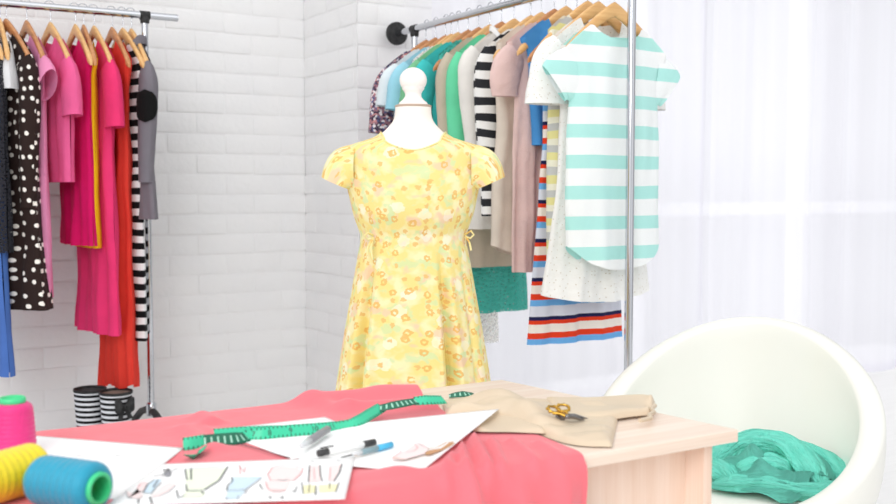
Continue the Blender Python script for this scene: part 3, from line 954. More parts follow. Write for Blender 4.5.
def drawing(t, c, z, fills, lines, name='drawn_figure'):
    """one drawing: coloured areas and strokes in a single flat mesh with several pencils"""
    zz = z + .0009; mb = MB(); mats = []; idx = []
    def mi(m):
        if m not in mats: mats.append(m)
        return mats.index(m)
    for n_, (m, pix) in enumerate(fills):
        ids = [mb.add(at(x, y, zz + .00002 * n_) - c) for x, y in pix]; mb.f.append(tuple(ids)); idx.append(mi(m))
    for m, w, pix in lines:
        st = stroke(t, c, zz + .0004, pix, m, w); b = len(mb.v); mb.v += st.v; mb.uv += st.uv
        for f in st.f: mb.f.append(tuple(b + i for i in f)); idx.append(mi(m))
    o = mb.build(name, mats[0], t, smooth=False)
    for m in mats[1:]: o.data.materials.append(m)
    o.data.polygons.foreach_set('material_index', idx)


GP = 'papers on the desk'
zp = DT + .0062
# left blank sheet with two dashes
tD, cD = sheet('paper_sheet', 'white paper with two small dashes behind the blue spool', [(20, 434.5), (184, 448), (118, 500), (-75, 480)], [zp] * 4, GP)
drawing(tD, cD, zp, [], [(INK, .0008, [(76, 455.5), (82, 455.2)])], 'pencil_dash')
drawing(tD, cD, zp, [], [(INK, .0008, [(115, 455.4), (121, 455)])], 'pencil_dash')
# sheet under the tape
zb = DT + .0068
tB, cB = sheet('paper_sheet', 'white paper with dark lower edge lying under the green tape', [(212, 430), (325, 417), (395, 447), (291, 459)], [zb] * 4, GP)
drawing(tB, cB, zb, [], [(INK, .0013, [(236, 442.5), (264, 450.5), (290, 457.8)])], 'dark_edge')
# figure drawing
zc = DT + .0085
tC, cC = sheet('fashion_drawing', 'white sheet with a pink clad figure drawing and raised far corner', [(334, 425.5), (499, 409), (420, 472.5), (296, 461)], [zc, zc + .012, zc, zc], GP, 'drawing', lambda u, v: .0)
def q5(pts): return [(300 + x / 5.6, 380 + y / 5.6) for x, y in pts]
zc2 = zc + .0042
def drawC(fills, lines):
    drawing(tC, cC, zc2, fills[:1], lines[:4] + lines[5:], 'drawn_dress'); drawing(tC, cC, zc2, fills[1:], lines[4:5], 'drawn_hair')
drawC([(PINKL, q5([(520, 440), (540, 415), (590, 395), (640, 360), (690, 352), (722, 382), (700, 412), (640, 430), (570, 448)])), 
       (BROWNL, q5([(700, 405), (730, 392), (790, 382), (835, 350), (862, 345), (868, 352), (845, 368), (790, 396), (730, 418), (700, 416)]))],
      [(BROWNL, .0006, q5([(310, 430), (380, 422), (450, 420), (520, 432), (590, 446), (640, 442), (720, 415)])), (GREYL, .0005, q5([(545, 335), (600, 332), (650, 345), (690, 372), (720, 380)])),
       (ROSE, .0005, q5([(560, 392), (566, 404), (545, 415), (520, 432), (525, 446)])), (ROSE, .0005, q5([(640, 355), (660, 378), (640, 395), (590, 405)])), (BROWNL, .0008, q5([(715, 384), (770, 372), (820, 348), (862, 343)])),
       (GREYL, .0004, q5([(260, 350), (280, 360), (275, 365)])), (BROWNL, .0005, q5([(320, 415), (310, 428), (330, 432)]))])
# the row of dress sketches
zs = DT + .0105
tS, cS = sheet('fashion_sketches', 'white sheet with a row of five coloured dress sketches', [(163, 464), (355, 457), (345, 499), (105, 506)], [zs] * 4, GP, 'drawing')
def qa(pts): return [(120 + x / 6.89, 440 + y / 6.89) for x, y in pts]
def qb(pts): return [(220 + x / 5.97, 440 + y / 5.97) for x, y in pts]
fl = [
    (PINKL, qa([(40, 352), (62, 395), (140, 405), (160, 378), (118, 335), (135, 300), (190, 290), (160, 350), (100, 370)])), (BLUEL, qa([(160, 360), (190, 305), (240, 272), (292, 265), (250, 320), (210, 365)])),
    (PINKL, qa([(215, 392), (280, 320), (340, 290), (385, 305), (340, 350), (270, 385)])), (GREYL, qa([(300, 235), (345, 205), (345, 245), (322, 252)])),
    (GREENL, qa([(452, 205), (738, 190), (680, 275), (570, 343), (452, 343)])), (GREENL, qa([(452, 348), (568, 348), (590, 365), (560, 395), (430, 395)])),
    (BLUEL, qb([(70, 225), (250, 222), (160, 290), (110, 312), (45, 300), (60, 260)])), (BLUEL, qb([(45, 303), (150, 303), (110, 350), (32, 350)])),
    (PINKL, qb([(300, 170), (350, 155), (460, 165), (490, 190), (440, 240), (300, 240)])), (PINKL, qb([(270, 246), (420, 246), (390, 305), (300, 308)])),
    (PINKL, qb([(535, 155), (590, 150), (600, 245), (530, 250)])), (PINKL, qb([(650, 150), (725, 145), (680, 245), (640, 245)])),
    (YELL, qb([(500, 268), (568, 268), (565, 312), (500, 320)])), (YELL, qb([(590, 268), (700, 262), (690, 305), (590, 312)])),
]
ln = []
for m, w, p in [
    (GREYL, .0005, [(40, 350), (55, 392), (120, 406), (160, 385)]), (ROSE, .0005, [(120, 330), (140, 300), (185, 290)]), (INK, .0007, [(160, 360), (190, 305), (235, 272)]), (INK, .0007, [(228, 325), (262, 272)]), (INK, .0005, [(160, 365), (215, 368), (250, 322), (290, 290)]),
    (GREYL, .0005, [(215, 392), (270, 388), (340, 350), (385, 310)]), (INK, .0008, [(232, 248), (300, 235), (345, 200)]), (INK, .0007, [(300, 200), (305, 215), (330, 195), (330, 212)]), (INK, .0006, [(345, 245), (350, 215), (400, 190)]), (INK, .0008, [(128, 408), (124, 436)]), (INK, .001, [(205, 390), (222, 438)]), (INK, .0006, [(285, 245), (345, 250)]),
    (INK, .0008, [(448, 200), (462, 275)]), (INK, .0009, [(490, 195), (490, 272)]), (INK, .0006, [(455, 196), (690, 184)]), (INK, .0009, [(742, 182), (682, 278), (580, 343)]), (INK, .0008, [(455, 305), (462, 350), (570, 350)]), (INK, .0007, [(390, 345), (402, 398), (450, 375)]), (INK, .0009, [(565, 350), (572, 370)]), (GREYL, .0005, [(410, 430), (470, 416), (525, 418)])]: ln.append((m, w, qa(p)))
for m, w, p in [
    (INK, .0007, [(70, 222), (75, 245), (45, 270), (40, 300)]), (BLUEL, .001, [(75, 218), (250, 222)]), (GREYL, .0007, [(250, 224), (160, 290), (150, 320)]), (INK, .0006, [(40, 300), (110, 300), (150, 295)]), (INK, .0009, [(30, 345), (45, 350)]), (GREYL, .0006, [(105, 352), (110, 330)]), (ROSE, .0005, [(112, 152), (145, 190), (150, 160), (200, 150)]), (ROSE, .0005, [(118, 150), (120, 205)]),
    (ROSE, .0006, [(300, 240), (285, 205), (310, 165), (350, 150), (440, 150), (495, 170), (480, 205), (440, 240)]), (GREYL, .0006, [(340, 235), (380, 240), (408, 230)]), (ROSE, .0006, [(270, 246), (285, 290), (300, 300)]), (ROSE, .001, [(300, 300), (390, 300)]), (INK, .0006, [(235, 260), (255, 295)]), (INK, .0006, [(425, 300), (445, 310), (460, 275)]), (INK, .0006, [(290, 345), (300, 335), (305, 350)]), (INK, .0007, [(350, 345), (375, 335), (372, 352)]), (ROSE, .0005, [(270, 325), (330, 315), (400, 318)]),
    (INK, .0009, [(540, 127), (565, 125)]), (INK, .0007, [(535, 150), (528, 250)]), (INK, .0007, [(597, 150), (600, 215), (612, 245)]), (INK, .0007, [(728, 142), (715, 190), (680, 245)]), (INK, .0009, [(695, 123), (720, 120)]), (ROSE, .0004, [(560, 165), (565, 235)]), (ROSE, .0004, [(660, 165), (655, 235)]),
    (INK, .0006, [(488, 250), (497, 320)]), (INK, .0006, [(535, 262), (530, 312)]), (INK, .0007, [(572, 272), (570, 328)]), (INK, .0006, [(655, 255), (655, 290)]), (INK, .0006, [(712, 250), (690, 310)]), (GREYL, .0007, [(505, 342), (525, 339), (550, 341)])]: ln.append((m, w, qb(p)))
FIG = [[], [], [], [], []]
for k_, item in enumerate(fl + ln):
    px_ = sum(p[0] for p in item[-1]) / len(item[-1])
    FIG[0 if px_ < 181 else 1 if px_ < 221 else 2 if px_ < 258.5 else 3 if px_ < 298.5 else 4].append(item)
for fg, nm in zip(FIG, ('trouser skirt and bodice', 'green skirt', 'blue skirt', 'rose dress', 'yellow hemmed trousers')):
    drawing(tS, cS, zs, [i for i in fg if len(i) == 2], [i for i in fg if len(i) == 3], 'dress_sketch')

# ------------------------------------------------------------------ pens
def pen(name, label, p0, p1, z, segs, cat='pen', group='pens on the drawings'):
    """segs: (part name, from, to, radius0, radius1, material) along the axis in fractions"""
    a = at(*p0, z); b = at(*p1, z); t = thing(name, label, cat, (a + b) / 2, 0, group); c = (a + b) / 2
    for nm, f0, f1, r0, r1, m in segs:
        mb = MB(); A = a.lerp(b, f0) - c; B = a.lerp(b, f1) - c
        mb.tube([A, A.lerp(B, .03), A.lerp(B, .97), B], [r0 * .7, r0, r1, r1 * .7], 14); mb.build(nm, m, t)
    return t, a - c, b - c


GREYP = basic('grey_marker_plastic', '8d8c90', .4); LGREY = basic('clear_grey_plastic', 'd5d8da', .2); WHITEM = basic('white_pen_plastic', 'f6f5f3', .3); CYAN = basic('cyan_plastic', '39b4e0', .3); TEALG = basic('grey_teal_plastic', '7d9aa2', .3); INKM = basic('ink_tip', '1a1a1c', .4)
pen('grey_marker', 'grey marker pen with clear tip beside the green tape', (301, 446), (328, 429), zc + .010, [('barrel', .28, 1, .0055, .0055, GREYP), ('tip', .0, .30, .003, .005, LGREY)])
tp, a_, b_ = pen('fineliner', 'white fineliner pen with black ends lying on the figure drawing', (318, 453.5), (375, 442), zc + .008, [('barrel', .15, .82, .004, .004, WHITEM), ('cap', 0, .17, .0048, .0048, INKM), ('end_plug', .78, 1, .0046, .0046, INKM)])
mb = MB(); d_ = (b_ - a_); mb.tube([a_ + d_ * .04 + Vector((0, 0, .0065)), a_ + d_ * .26 + Vector((0, 0, .0062))], .0010, 8); mb.build('clip', INKM, tp)
pen('blue_capped_pen', 'blue ended pen with grey barrel and fine dark tip', (341, 457.5), (392, 444.5), zc + .007, [('tip', 0, .22, .0008, .0012, INKM), ('grip', .2, .40, .0022, .0035, LGREY), ('barrel', .38, .72, .0038, .0038, TEALG), ('cap', .70, 1, .0042, .0042, CYAN)])

# ------------------------------------------------------------------ measuring tape
TAPE_T = NT('green_tape'); sp = TAPE_T.n('ShaderNodeSeparateXYZ', {0: TAPE_T.uv()})
fr_ = TAPE_T.math('FRACT', TAPE_T.math('MULTIPLY', sp.outputs[0], 160.))
tick = TAPE_T.math('MULTIPLY', TAPE_T.math('LESS_THAN', fr_, .28), TAPE_T.math('MAXIMUM', TAPE_T.math('LESS_THAN', sp.outputs[1], .26), TAPE_T.math('GREATER_THAN', sp.outputs[1], .80)))
TAPE_T.set('Base Color', TAPE_T.mix(tick, '38c79a', '1d5c48')); TAPE_T.set('Roughness', .4)
TAPE = TAPE_T.m
TB = NT('dark_green_tape_back'); spb = TB.n('ShaderNodeSeparateXYZ', {0: TB.uv()})
fb = TB.math('FRACT', TB.math('MULTIPLY', spb.outputs[0], 110.))
TB.set('Base Color', TB.mix(TB.math('MULTIPLY', TB.math('LESS_THAN', fb, .3), TB.math('LESS_THAN', TB.math('ABSOLUTE', TB.math('SUBTRACT', spb.outputs[1], .5)), .28)), '17694f', '9fd8c0')); TB.set('Roughness', .4)
BACK = TB.m
tape = thing('measuring_tape', 'green tailor measuring tape curling across the papers and pink cloth', 'measuring tape', at(300, 430, DT + .008))
tc = Vector(tape.location)


def ribbon(keys, mat, name, width=.0185, n=60, u0=0.):
    """keys: (px, py, height of the centre above the desk, lean from upright in degrees)"""
    tab = []
    for i, (px, py, hz, lean) in enumerate(keys):
        p = at(px, py, DT + hz); tab.append((i, p.x, p.y, p.z, lean))
    rows = []; uvs = []; cen = []; L = u0; prev = None
    for j in range(n + 1):
        q = (len(tab) - 1) * j / n; x, y, z, ln_ = prof(tab, q)
        x1, y1, *_ = prof(tab, min(len(tab) - 1, q + .03)); x0, y0, *_ = prof(tab, max(0, q - .03))
        d = Vector((x1 - x0, y1 - y0, 0)).normalized(); side_ = Vector((-d.y, d.x, 0))
        a = math.radians(ln_); ax = Vector((0, 0, 1)) * math.cos(a) + side_ * math.sin(a)
        c = Vector((x, y, z))
        if prev is not None: L += (c - prev).length
        prev = c
        ws = [(-.5 + k / 4) for k in range(5)]
        rows.append([c + ax * width * w - tc for w in ws]); uvs.append([(L, w + .5) for w in ws]); cen.append((c, d, ax, side_))
    mb = MB(); mb.grid(rows, uvs); mb.build(name, mat, tape, solid=.0005)
    return cen, L


c1, _ = ribbon([(183, 444.5, .013, 25), (193, 443, .014, 22), (205, 441, .014, 22)], TAPE, 'tape_end', n=16)
ribbon([(203, 447.5, .012, 55), (200, 453, .010, 50), (194, 457, .009, 50), (187, 456.5, .008, 60)], TAPE, 'tape_tail', width=.015, n=24)
c2, _ = ribbon([(204, 441.5, .014, 22), (220, 440, .014, 28), (236, 438.5, .0135, 35), (247, 437, .012, 60)], BACK, 'tape_back', n=30)
c3, _ = ribbon([(244, 437, .012, 55), (252, 434.5, .0135, 35), (265, 433.5, .0145, 22), (290, 431, .0145, 28), (320, 428.5, .014, 36), (345, 425, .013, 55), (358, 421, .016, 50), (372, 413, .019, 45), (382, 407, .022, 55)], TAPE, 'tape_run', n=90)
ribbon([(380, 408, .0225, 60), (392, 405.5, .026, 52), (405, 403, .027, 55), (416, 401, .027, 62)], BACK, 'tape_back', n=30, width=.015)
ribbon([(414, 401, .027, 55), (426, 400, .028, 48), (436, 399.8, .026, 48), (444, 399.5, .024, 55)], TAPE, 'tape_run', n=30)
ribbon([(214, 432.5, .019, 45), (240, 430.5, .019, 40), (262, 429.5, .018, 40), (288, 428.5, .015, 50)], TAPE, 'tape_strand', width=.012, n=30)
# printed numbers along the run
def number(txt, c, d, ax, size):
    cu = bpy.data.curves.new('number', 'FONT'); cu.body = txt; cu.size = size; cu.align_x = 'CENTER'; cu.align_y = 'CENTER'
    ob = bpy.data.objects.new('number', cu); COL.objects.link(ob)
    dg = bpy.context.evaluated_depsgraph_get(); me = bpy.data.meshes.new_from_object(ob.evaluated_get(dg))
    bpy.data.objects.remove(ob)
    nrm = d.cross(ax).normalized()
    if nrm.y > 0: d = -d; nrm = -nrm
    M = Matrix((d, ax, nrm)).transposed().to_4x4(); M.translation = c + nrm * .0006 - tc
    me.transform(M); me.materials.clear(); me.materials.append(INKM)
    o = bpy.data.objects.new('printed_number', me); COL.objects.link(o); o.parent = tape


for txt, k in (('7', 13), ('8', 25), ('9', 34), ('10', 43), ('11', 50)):
    c, d, ax, s = c3[k]; number(txt, c, d, ax, .011)

# ------------------------------------------------------------------ cream trousers and scissors
CRM = cloth('cream_satin', 'ddcab0', wr=.15, rough=.45, translucent=0, var=.05)
def heightcloth(name, label, cat, outline, top, mat, n=56, z0=DT + .001, lift=None):
    """soft folded cloth: outline polygon (world xy) as two rails front/back, with a height function"""
    fr, bk = outline
    tabf = [(i / (len(fr) - 1),) + tuple(g2(*p)) for i, p in enumerate(fr)]; tabb = [(i / (len(bk) - 1),) + tuple(g2(*p)) for i, p in enumerate(bk)]
    rows = []; uvs = []; rows2 = []
    for j in range(n + 1):
        v = j / n; r = []; uu = []; r2 = []
        for i in range(int(n * 1.8) + 1):
            u = i / int(n * 1.8); a = prof(tabf, u); b = prof(tabb, u)
            x, y = lerp(a[0], b[0], v), lerp(a[1], b[1], v)
            e = min(1, min(v, 1 - v) * 7, min(u, 1 - u) * 14); e = math.sqrt(max(0, 1 - (1 - e) ** 2))
            r.append((x, y, z0 + .001 + top(u, v, x, y) * e + (lift(u) * (1 - v) ** 2 if lift else 0))); uu.append((x * 1.0, y)); r2.append((x, y, z0))
        rows.append(r); uvs.append(uu); rows2.append(r2)
    mb = MB(); mb.grid(rows, uvs)
    c = Vector(rows[n // 2][n]); c.z = z0
    o = mb.build(name, mat, off=c); o.location = c
    return o


def topf(u, v, x, y):
    h = .010 + .016 * math.exp(-((u - .33) / .16) ** 2) * (.6 + .4 * math.sin(v * 3)) + .012 * math.exp(-((u - .58 - .12 * (v - .5)) / .12) ** 2) * math.exp(-((v - .35) / .3) ** 2)
    h += .011 * math.sin(9 * u + 6 * v + 1) * math.exp(-((u - .35) / .25) ** 2) + .010 * abs(nz(x * 11 + y * 7, y * 14, 2)) + .004 * nz(x * 24, y * 24, 2)
    h += .010 * sstep((u - .70) / .02) * (.7 + .3 * math.sin(u * 22)) * 0
    h += .012 * math.exp(-((u - .12) / .12) ** 2) * math.exp(-((v - .15) / .2) ** 2)
    return max(.002, h * (1 - .7 * v * (1 - u)))


tr = heightcloth('folded_trousers', 'folded cream satin trousers lying on the desk under the gold scissors', 'trousers',
                 ([(446, 420), (475, 421), (505, 424), (540, 437), (575, 446.5), (612, 448.5)], [(442, 402), (470, 401), (505, 401), (545, 402), (585, 405), (619, 414)]), topf, CRM, lift=lambda u: .010 * math.exp(-((u - .38) / .14) ** 2))
tag(tr, 'folded cream satin trousers lying on the desk under the gold scissors', 'trousers')
def topl(u, v, x, y): return max(.002, .010 + .005 * math.sin(v * 6 + u * 3) * u + .005 * sstep((u - .8) / .2) * math.sin(v * 11))
cu = heightcloth('trouser_leg', '', '', ([(560, 425), (600, 424), (630, 420), (650, 418)], [(545, 403), (590, 404), (635, 403), (655, 405.5)]), topl, CRM, n=40, z0=DT + .004)
cu.parent = tr; cu.location = Vector(cu.location) - Vector(tr.location)
uf = heightcloth('under_flap', '', '', ([(455, 434), (480, 437), (510, 437.5), (545, 439)], [(455, 418), (480, 416), (510, 416), (545, 425)]), lambda u, v, x, y: .004 + .003 * math.sin(8 * u + 3 * v), CRM, n=30, z0=DT + .007)
uf.parent = tr; uf.location = Vector(uf.location) - Vector(tr.location)
mb = MB(); c0 = Vector(tr.location)
mb.tube([at(x, y, DT + .012) - c0 for x, y in ((655, 405.5), (651, 409), (654, 412), (649, 415), (651, 418), (640, 420.5))], .0035, 8); mb.build('leg_hem', CRM, tr)

GOLD = basic('gilded_metal', 'c9a049', .25, 1.); STEEL = basic('dark_steel', '8a8582', .25, 1.)
sc0 = at(566, 414, DT + .024)
sci = thing('scissors', 'small scissors with ornate gold handles on the cream trousers', 'scissors', sc0)
def ring3(c, r1, r2, rot, tilt, rad, n=28):
    pts = []
    for k in range(n + 1):
        a = 2 * PI * k / n; v = Vector((r1 * math.cos(a), r2 * math.sin(a), 0)); v.rotate(Matrix.Rotation(tilt, 3, 'X')); v.rotate(Matrix.Rotation(rot, 3, 'Z')); pts.append(Vector(c) + v)
    return pts
def lp(px, py, dz): return at(px, py, DT + .024 + dz) - sc0
for cx, cy, dz, rot in ((553.5, 409.5, .006, .3), (563, 408, .010, -.5)):
    mb = MB(); mb.tube(ring3(lp(cx, cy, dz), .0095, .0075, rot, .5, .0020), .0022, 8, False)
    for k in range(7):
        a = k / 7 * 2 * PI; p = lp(cx, cy, dz) + Vector((.0105 * math.cos(a), .0085 * math.sin(a) * .9, .004 * math.sin(a)))
        mb.lathe([(0, -.0026), (.002, -.0014), (.0026, 0), (.002, .0014), (0, .0026)], 8, Matrix.Translation(p))
    mb.build('handle', GOLD, sci)
for a, b in (((553, 413, .003), (566, 416, .0)), ((565, 411, .006), (568, 416.5, .0))):
    mb = MB(); mb.tube([lp(*a), (lp(*a) + lp(*b)) / 2 + Vector((0, 0, .002)), lp(*b)], [.003, .0024, .003], 8); mb.build('shank', GOLD, sci)
mb = MB(); mb.lathe([(0, .004), (.003, .003), (.004, 0), (.004, -.003)], 14, Matrix.Translation(lp(567.5, 416.5, .001))); mb.build('pivot', STEEL, sci)
for dy, e in ((0, (588, 418.5, -.008)), (.9, (585, 420.2, -.009))):
    mb = MB(); A = lp(567, 415.8 + dy, .001); B = lp(*e); mb.tube([A, A.lerp(B, .35) + Vector((0, 0, .0015)), A.lerp(B, .75), B], [.0035, .0034, .0022, .0004], 8); mb.build('blade', STEEL, sci)
mb = MB(); mb.tube([lp(557, 415.5, -.003), lp(563, 419, -.005)], [.0032, .004], 8); mb.build('bolster', STEEL, sci)

# small green tip of tape showing beyond the trousers
lf = thing('tape_offcut', 'dark green curl of tape on the birch top behind the cream trousers', 'tape', at(460, 395, DT))
l0 = Vector(lf.location); tc_save = tc; tc = l0
tp_, tape = tape, lf
ribbon([(449, 396, .004, 75), (456, 394.8, .006, 60), (464, 394, .007, 52), (470, 394.3, .005, 62), (472, 395.5, .003, 80)], BACK, 'tape_curl', width=.013, n=24)
tape = tp_; tc = tc_save

# ------------------------------------------------------------------ thread spools
def spool(name, label, loc, R, c, core, rad0=.0275, rad1=.0265, L=.085, group='thread spools on the desk'):
    t = thing(name, label, 'thread spool', loc, 0, group); t.rotation_euler = R
    mb = MB(); pr = [(.0165, 0)]
    for k in range(9):
        a = k / 8 * PI / 2; pr.append((rad0 - .009 + .009 * math.sin(a), .009 - .009 * math.cos(a)))
    for k in range(1, 40): pr.append((lerp(rad0, rad1, k / 40) + .0004 * math.sin(k * 1.15), lerp(.009, L - .010, k / 40)))
    for k in range(9):
        a = k / 8 * PI / 2; pr.append((rad1 - .010 + .010 * math.cos(a), L - .010 + .010 * math.sin(a)))
    pr.append((.0165, L)); mb.lathe(pr, 48, caps=False); mb.build('thread', c, t)
    mb = MB(); mb.lathe([(.0138, -.004), (.0165, -.0045), (.0182, -.003), (.0184, .0005), (.016, .002), (.016, L - .001), (.0175, L + .001), (.0172, L + .006), (.0155, L + .0075), (.0135, L + .007), (.0138, -.004)], 40, caps=False)
    mb.build('core', core, t)
    return t


MAG = m_thread('magenta_thread', 'ee2a86'); YEL = m_thread('yellow_thread', 'f9e21c'); CYT = m_thread('cyan_thread', '149fc0'); GCORE = basic('green_spool_plastic', '2fcf86', .35)
pz = at(13.5, 452, DT + .0095)
spool('thread_spool', 'magenta thread spool standing upright on the left of the desk', (pz.x, pz.y, DT + .0095 + .003), (0, 0, 0), MAG, GCORE, .0292, .0262, .064)
# lying spools: axis horizontal
def lying(label, pe, pb, R0, R1, c, L, roll=0.):
    """pe: pixel of the near end's centre, pb: pixel towards which the axis runs"""
    zc_ = DT + .006 + R0
    a = at(*pe, zc_); b = at(*pb, zc_)
    ax = (b - a); ax.z = 0; ax.normalize()
    q = ax.to_track_quat('Z', 'Y').to_euler()
    return spool('thread_spool', label, a, q, c, GCORE, R0, R1, L)


lying('cyan thread spool lying on its side with open green core', (98, 488.5), (26, 477), .0285, .0278, CYT, .088)
lying('yellow thread spool lying between the magenta and cyan spools', (38, 466), (-40, 488), .0290, .0285, YEL, .085)

# ------------------------------------------------------------------ boots
m_boot = stripes('black_white_boot_stripe', [(0, '131315'), (.52, 'd9dbe0')], .0205, 0, wob=.0008, wr=.05, translucent=0)
BSOLE = basic('black_rubber', '0a0a0b', .6)
BSOLE.node_tree.nodes['Principled BSDF'].inputs['Specular IOR Level'].default_value = .15; LIN = basic('brown_boot_lining', '8c7266', .8); LIN2 = basic('dark_boot_lining', '3a3436', .8)


def boot(px, py, ztop, rz, lining, label, bow):
    p = at(px, py, ztop); t = thing('rubber_boot', label, 'boot', (p.x, p.y, 0), rz, 'striped boots under the left rack')
    tab = [(.012, .042, .105, -.055), (.05, .044, .10, -.05), (.085, .045, .075, -.018), (.12, .046, .056, .0), (.18, .054, .058, .004), (ztop - .015, .061, .066, .006), (ztop, .062, .067, .006)]
    def ring(z, k=1., n=40):
        w, d, cy = prof(tab, z); return [(w * k * math.cos(2 * PI * i / n), cy + d * k * math.sin(2 * PI * i / n), z) for i in range(n + 1)]
    zz = [lerp(.012, ztop - .009, j / 30) for j in range(31)]
    mb = MB(); mb.grid([ring(z) for z in zz], [[(i * .01, z) for i in range(41)] for z in zz]); mb.build('shaft', m_boot, t)
    mb = MB(); zz = [ztop - .011, ztop - .010, ztop - .002, ztop, ztop, ztop - .010]; ks = [1.0, 1.035, 1.035, 1.02, .95, .93]
    mb.grid([ring(z, k) for z, k in zip(zz, ks)]); mb.build('top_band', BSOLE, t)
    zz = [lerp(ztop - .005, .06, j / 12) for j in range(13)]
    mb = MB(); mb.grid([ring(z, .94) for z in zz]); mb.cap(ring(.06, .94)[:-1]); o = mb.build('lining', lining, t)
    mb = MB(); zz = [0, 0, .014, .018]; ks = [.95, 1.04, 1.05, 1.0]
    mb.grid([[(x, y, zr) for (x, y, _) in ring(.012, k)] for zr, k in zip(zz, ks)]); mb.cap([(x, y, 0) for (x, y, _) in ring(.012, .95)][:-1], True); mb.build('sole', BSOLE, t)
    if bow:
        mb = MB(); M0 = Matrix.Rotation(bow, 4, 'Z') @ Matrix.Translation((0, -.074, ztop - .05)) @ Matrix.Rotation(-PI / 2, 4, 'X')
        for sx in (-1, 1):
            rows = []
            for j in range(9):
                u = j / 8; ww = .010 + .020 * math.sin(u * PI * .75); th = .012 * math.sin(u * PI) + .003
                rows.append([M0 @ Vector((sx * (.004 + .036 * u), ww * math.cos(2 * PI * k / 14) - (.006 * u), -th * math.sin(2 * PI * k / 14) + .002)) for k in range(15)])
            mb.grid(rows); mb.cap(rows[-1][:-1])
            tl = []
            for j in range(7):
                u = j / 6; tl.append([M0 @ Vector((sx * (.003 + .02 * u) + dx, .005 + .045 * u, .004 * math.sin(u * 4))) for dx in (-.008 - .003 * u, .008 + .003 * u)])
            mb.grid(tl)
        mb.lathe([(0, -.008), (.008, -.005), (.010, 0), (.008, .005), (0, .008)], 12, M0)
        tag(mb.build('bow', BSOLE, t), 'black satin bow')
    return t


boot(116, 391, .315, math.radians(-10), LIN, 'striped black and white rubber boot with black bow, nearer the rack post', math.radians(22))
boot(90, 388.5, .315, math.radians(-10), LIN2, 'striped black and white rubber boot standing left of the bowed boot', None)

# ------------------------------------------------------------------ tub chair
CH = Vector((1.828, 1.718, 0))
CRZ = math.radians(-60)
chair = thing('tub_chair', 'white tub chair with rounded back standing beside the desk end', 'chair', CH, CRZ)
# local: front is -y.  phi measured from the back
def rim(phi):
    return .333, .578 + .178 * math.cos(phi) + .012 * math.cos(2 * phi)


rows = []; NP = 96; LIPW = .056
for i in range(NP + 1):
    phi = 2 * PI * i / NP; r, z = rim(phi); s, c = math.sin(phi), math.cos(phi)
    pr = []
    zs_ = .375
    for k in range(7): pr.append((lerp(.02, r - .12, k / 6), zs_))
    for k in range(1, 12):
        u = k / 11; pr.append((r - .12 + (.12 - LIPW) * math.sin(u * PI / 2), lerp(zs_, z - .010, u)))
    for k in range(1, 10):
        a = PI - PI * k / 10; pr.append((r - LIPW / 2 + LIPW / 2 * math.cos(a), z - .010 + .018 * math.sin(a)))
    for k in range(0, 12):
        u = k / 11; pr.append((r + .006 * math.sin(u * PI) - .13 * u ** 2.2, lerp(z - .010, .24, u)))
    pr.append((.12, .218)); pr.append((.02, .215))
    rows.append([(rr * s, rr * c * .95, zz) for rr, zz in pr])
mb = MB(); mb.grid(rows); mb.build('shell', CREAM, chair, weld=True)
mb = MB(); pr = [(.001, .425), (.12, .425), (.185, .421), (.212, .412), (.220, .398), (.212, .378), (.0, .374)]
mb.lathe(pr, 56, Matrix.Translation((0, -.01, 0))); mb.build('seat_cushion', CREAMC, chair)
mb = MB(); mb.tube([(0, 0, .03), (0, 0, .235)], .028, 20); mb.build('pedestal', CHROME, chair)
mb = MB(); mb.lathe([(.001, .045), (.04, .04), (.2, .018), (.215, .01), (.215, 0)], 48); mb.build('base_plate', CHROME, chair)

# teal crinkled scarf heaped on the seat
SCF = m_crinkle('aqua_crinkle_cotton', '48d4ba', '9cf2e0')
sx, sy = at(774, 474, .45).x, at(774, 474, .45).y
scarf_o = Vector((sx, sy, .425))
mb = MB(); n = 90; rows = []; uvs = []
rt = Vector((math.cos(-YAW), math.sin(-YAW))); fw = Vector((math.sin(YAW), math.cos(YAW)))
def scarf_h(a, b):
    r2 = (a / .165) ** 2 + (b / .135) ** 2
    base = max(0, 1 - r2) ** .55
    rg = 0
    for (cx, cy, rr, w_, h_) in ((.02, -.02, .075, .022, .5), (-.05, .03, .06, .02, .4), (.08, .03, .06, .022, .45), (-.09, -.04, .05, .018, .3)):
        d = abs(math.hypot(a - cx, (b - cy) * 1.2) - rr); rg += h_ * math.exp(-(d / w_) ** 2)
    nv_ = nz(a * 12, b * 12, 1) * .35 + abs(nz(a * 26, b * 20, 5)) * .25
    return base * (.048 + .040 * rg + .05 * nv_ + .02 * math.exp(-((a - .01) / .06) ** 2 - ((b - .05) / .05) ** 2))
for j in range(n + 1):
    r_ = []; uu = []
    for i in range(n + 1):
        q = 2 * PI * i / n; k = j / n
        ed = 1 + .16 * math.sin(3 * q + 1) + .08 * math.sin(7 * q)
        a, b = .155 * k * ed * math.cos(q), .125 * k * ed * math.sin(q)
        h = scarf_h(a * .93, b * .93)
        p = rt * a + fw * b
        r_.append((p.x, p.y, max(0.001, h) + .0005)); uu.append((q * .2 * (.3 + k), k * .3))
    rows.append(r_); uvs.append(uu)
mb.grid(rows, uvs)
scarf = thing('aqua_scarf', 'crumpled aqua green crinkle scarf heaped on the white chair seat', 'scarf', scarf_o)
mb.build('heap', SCF, scarf)
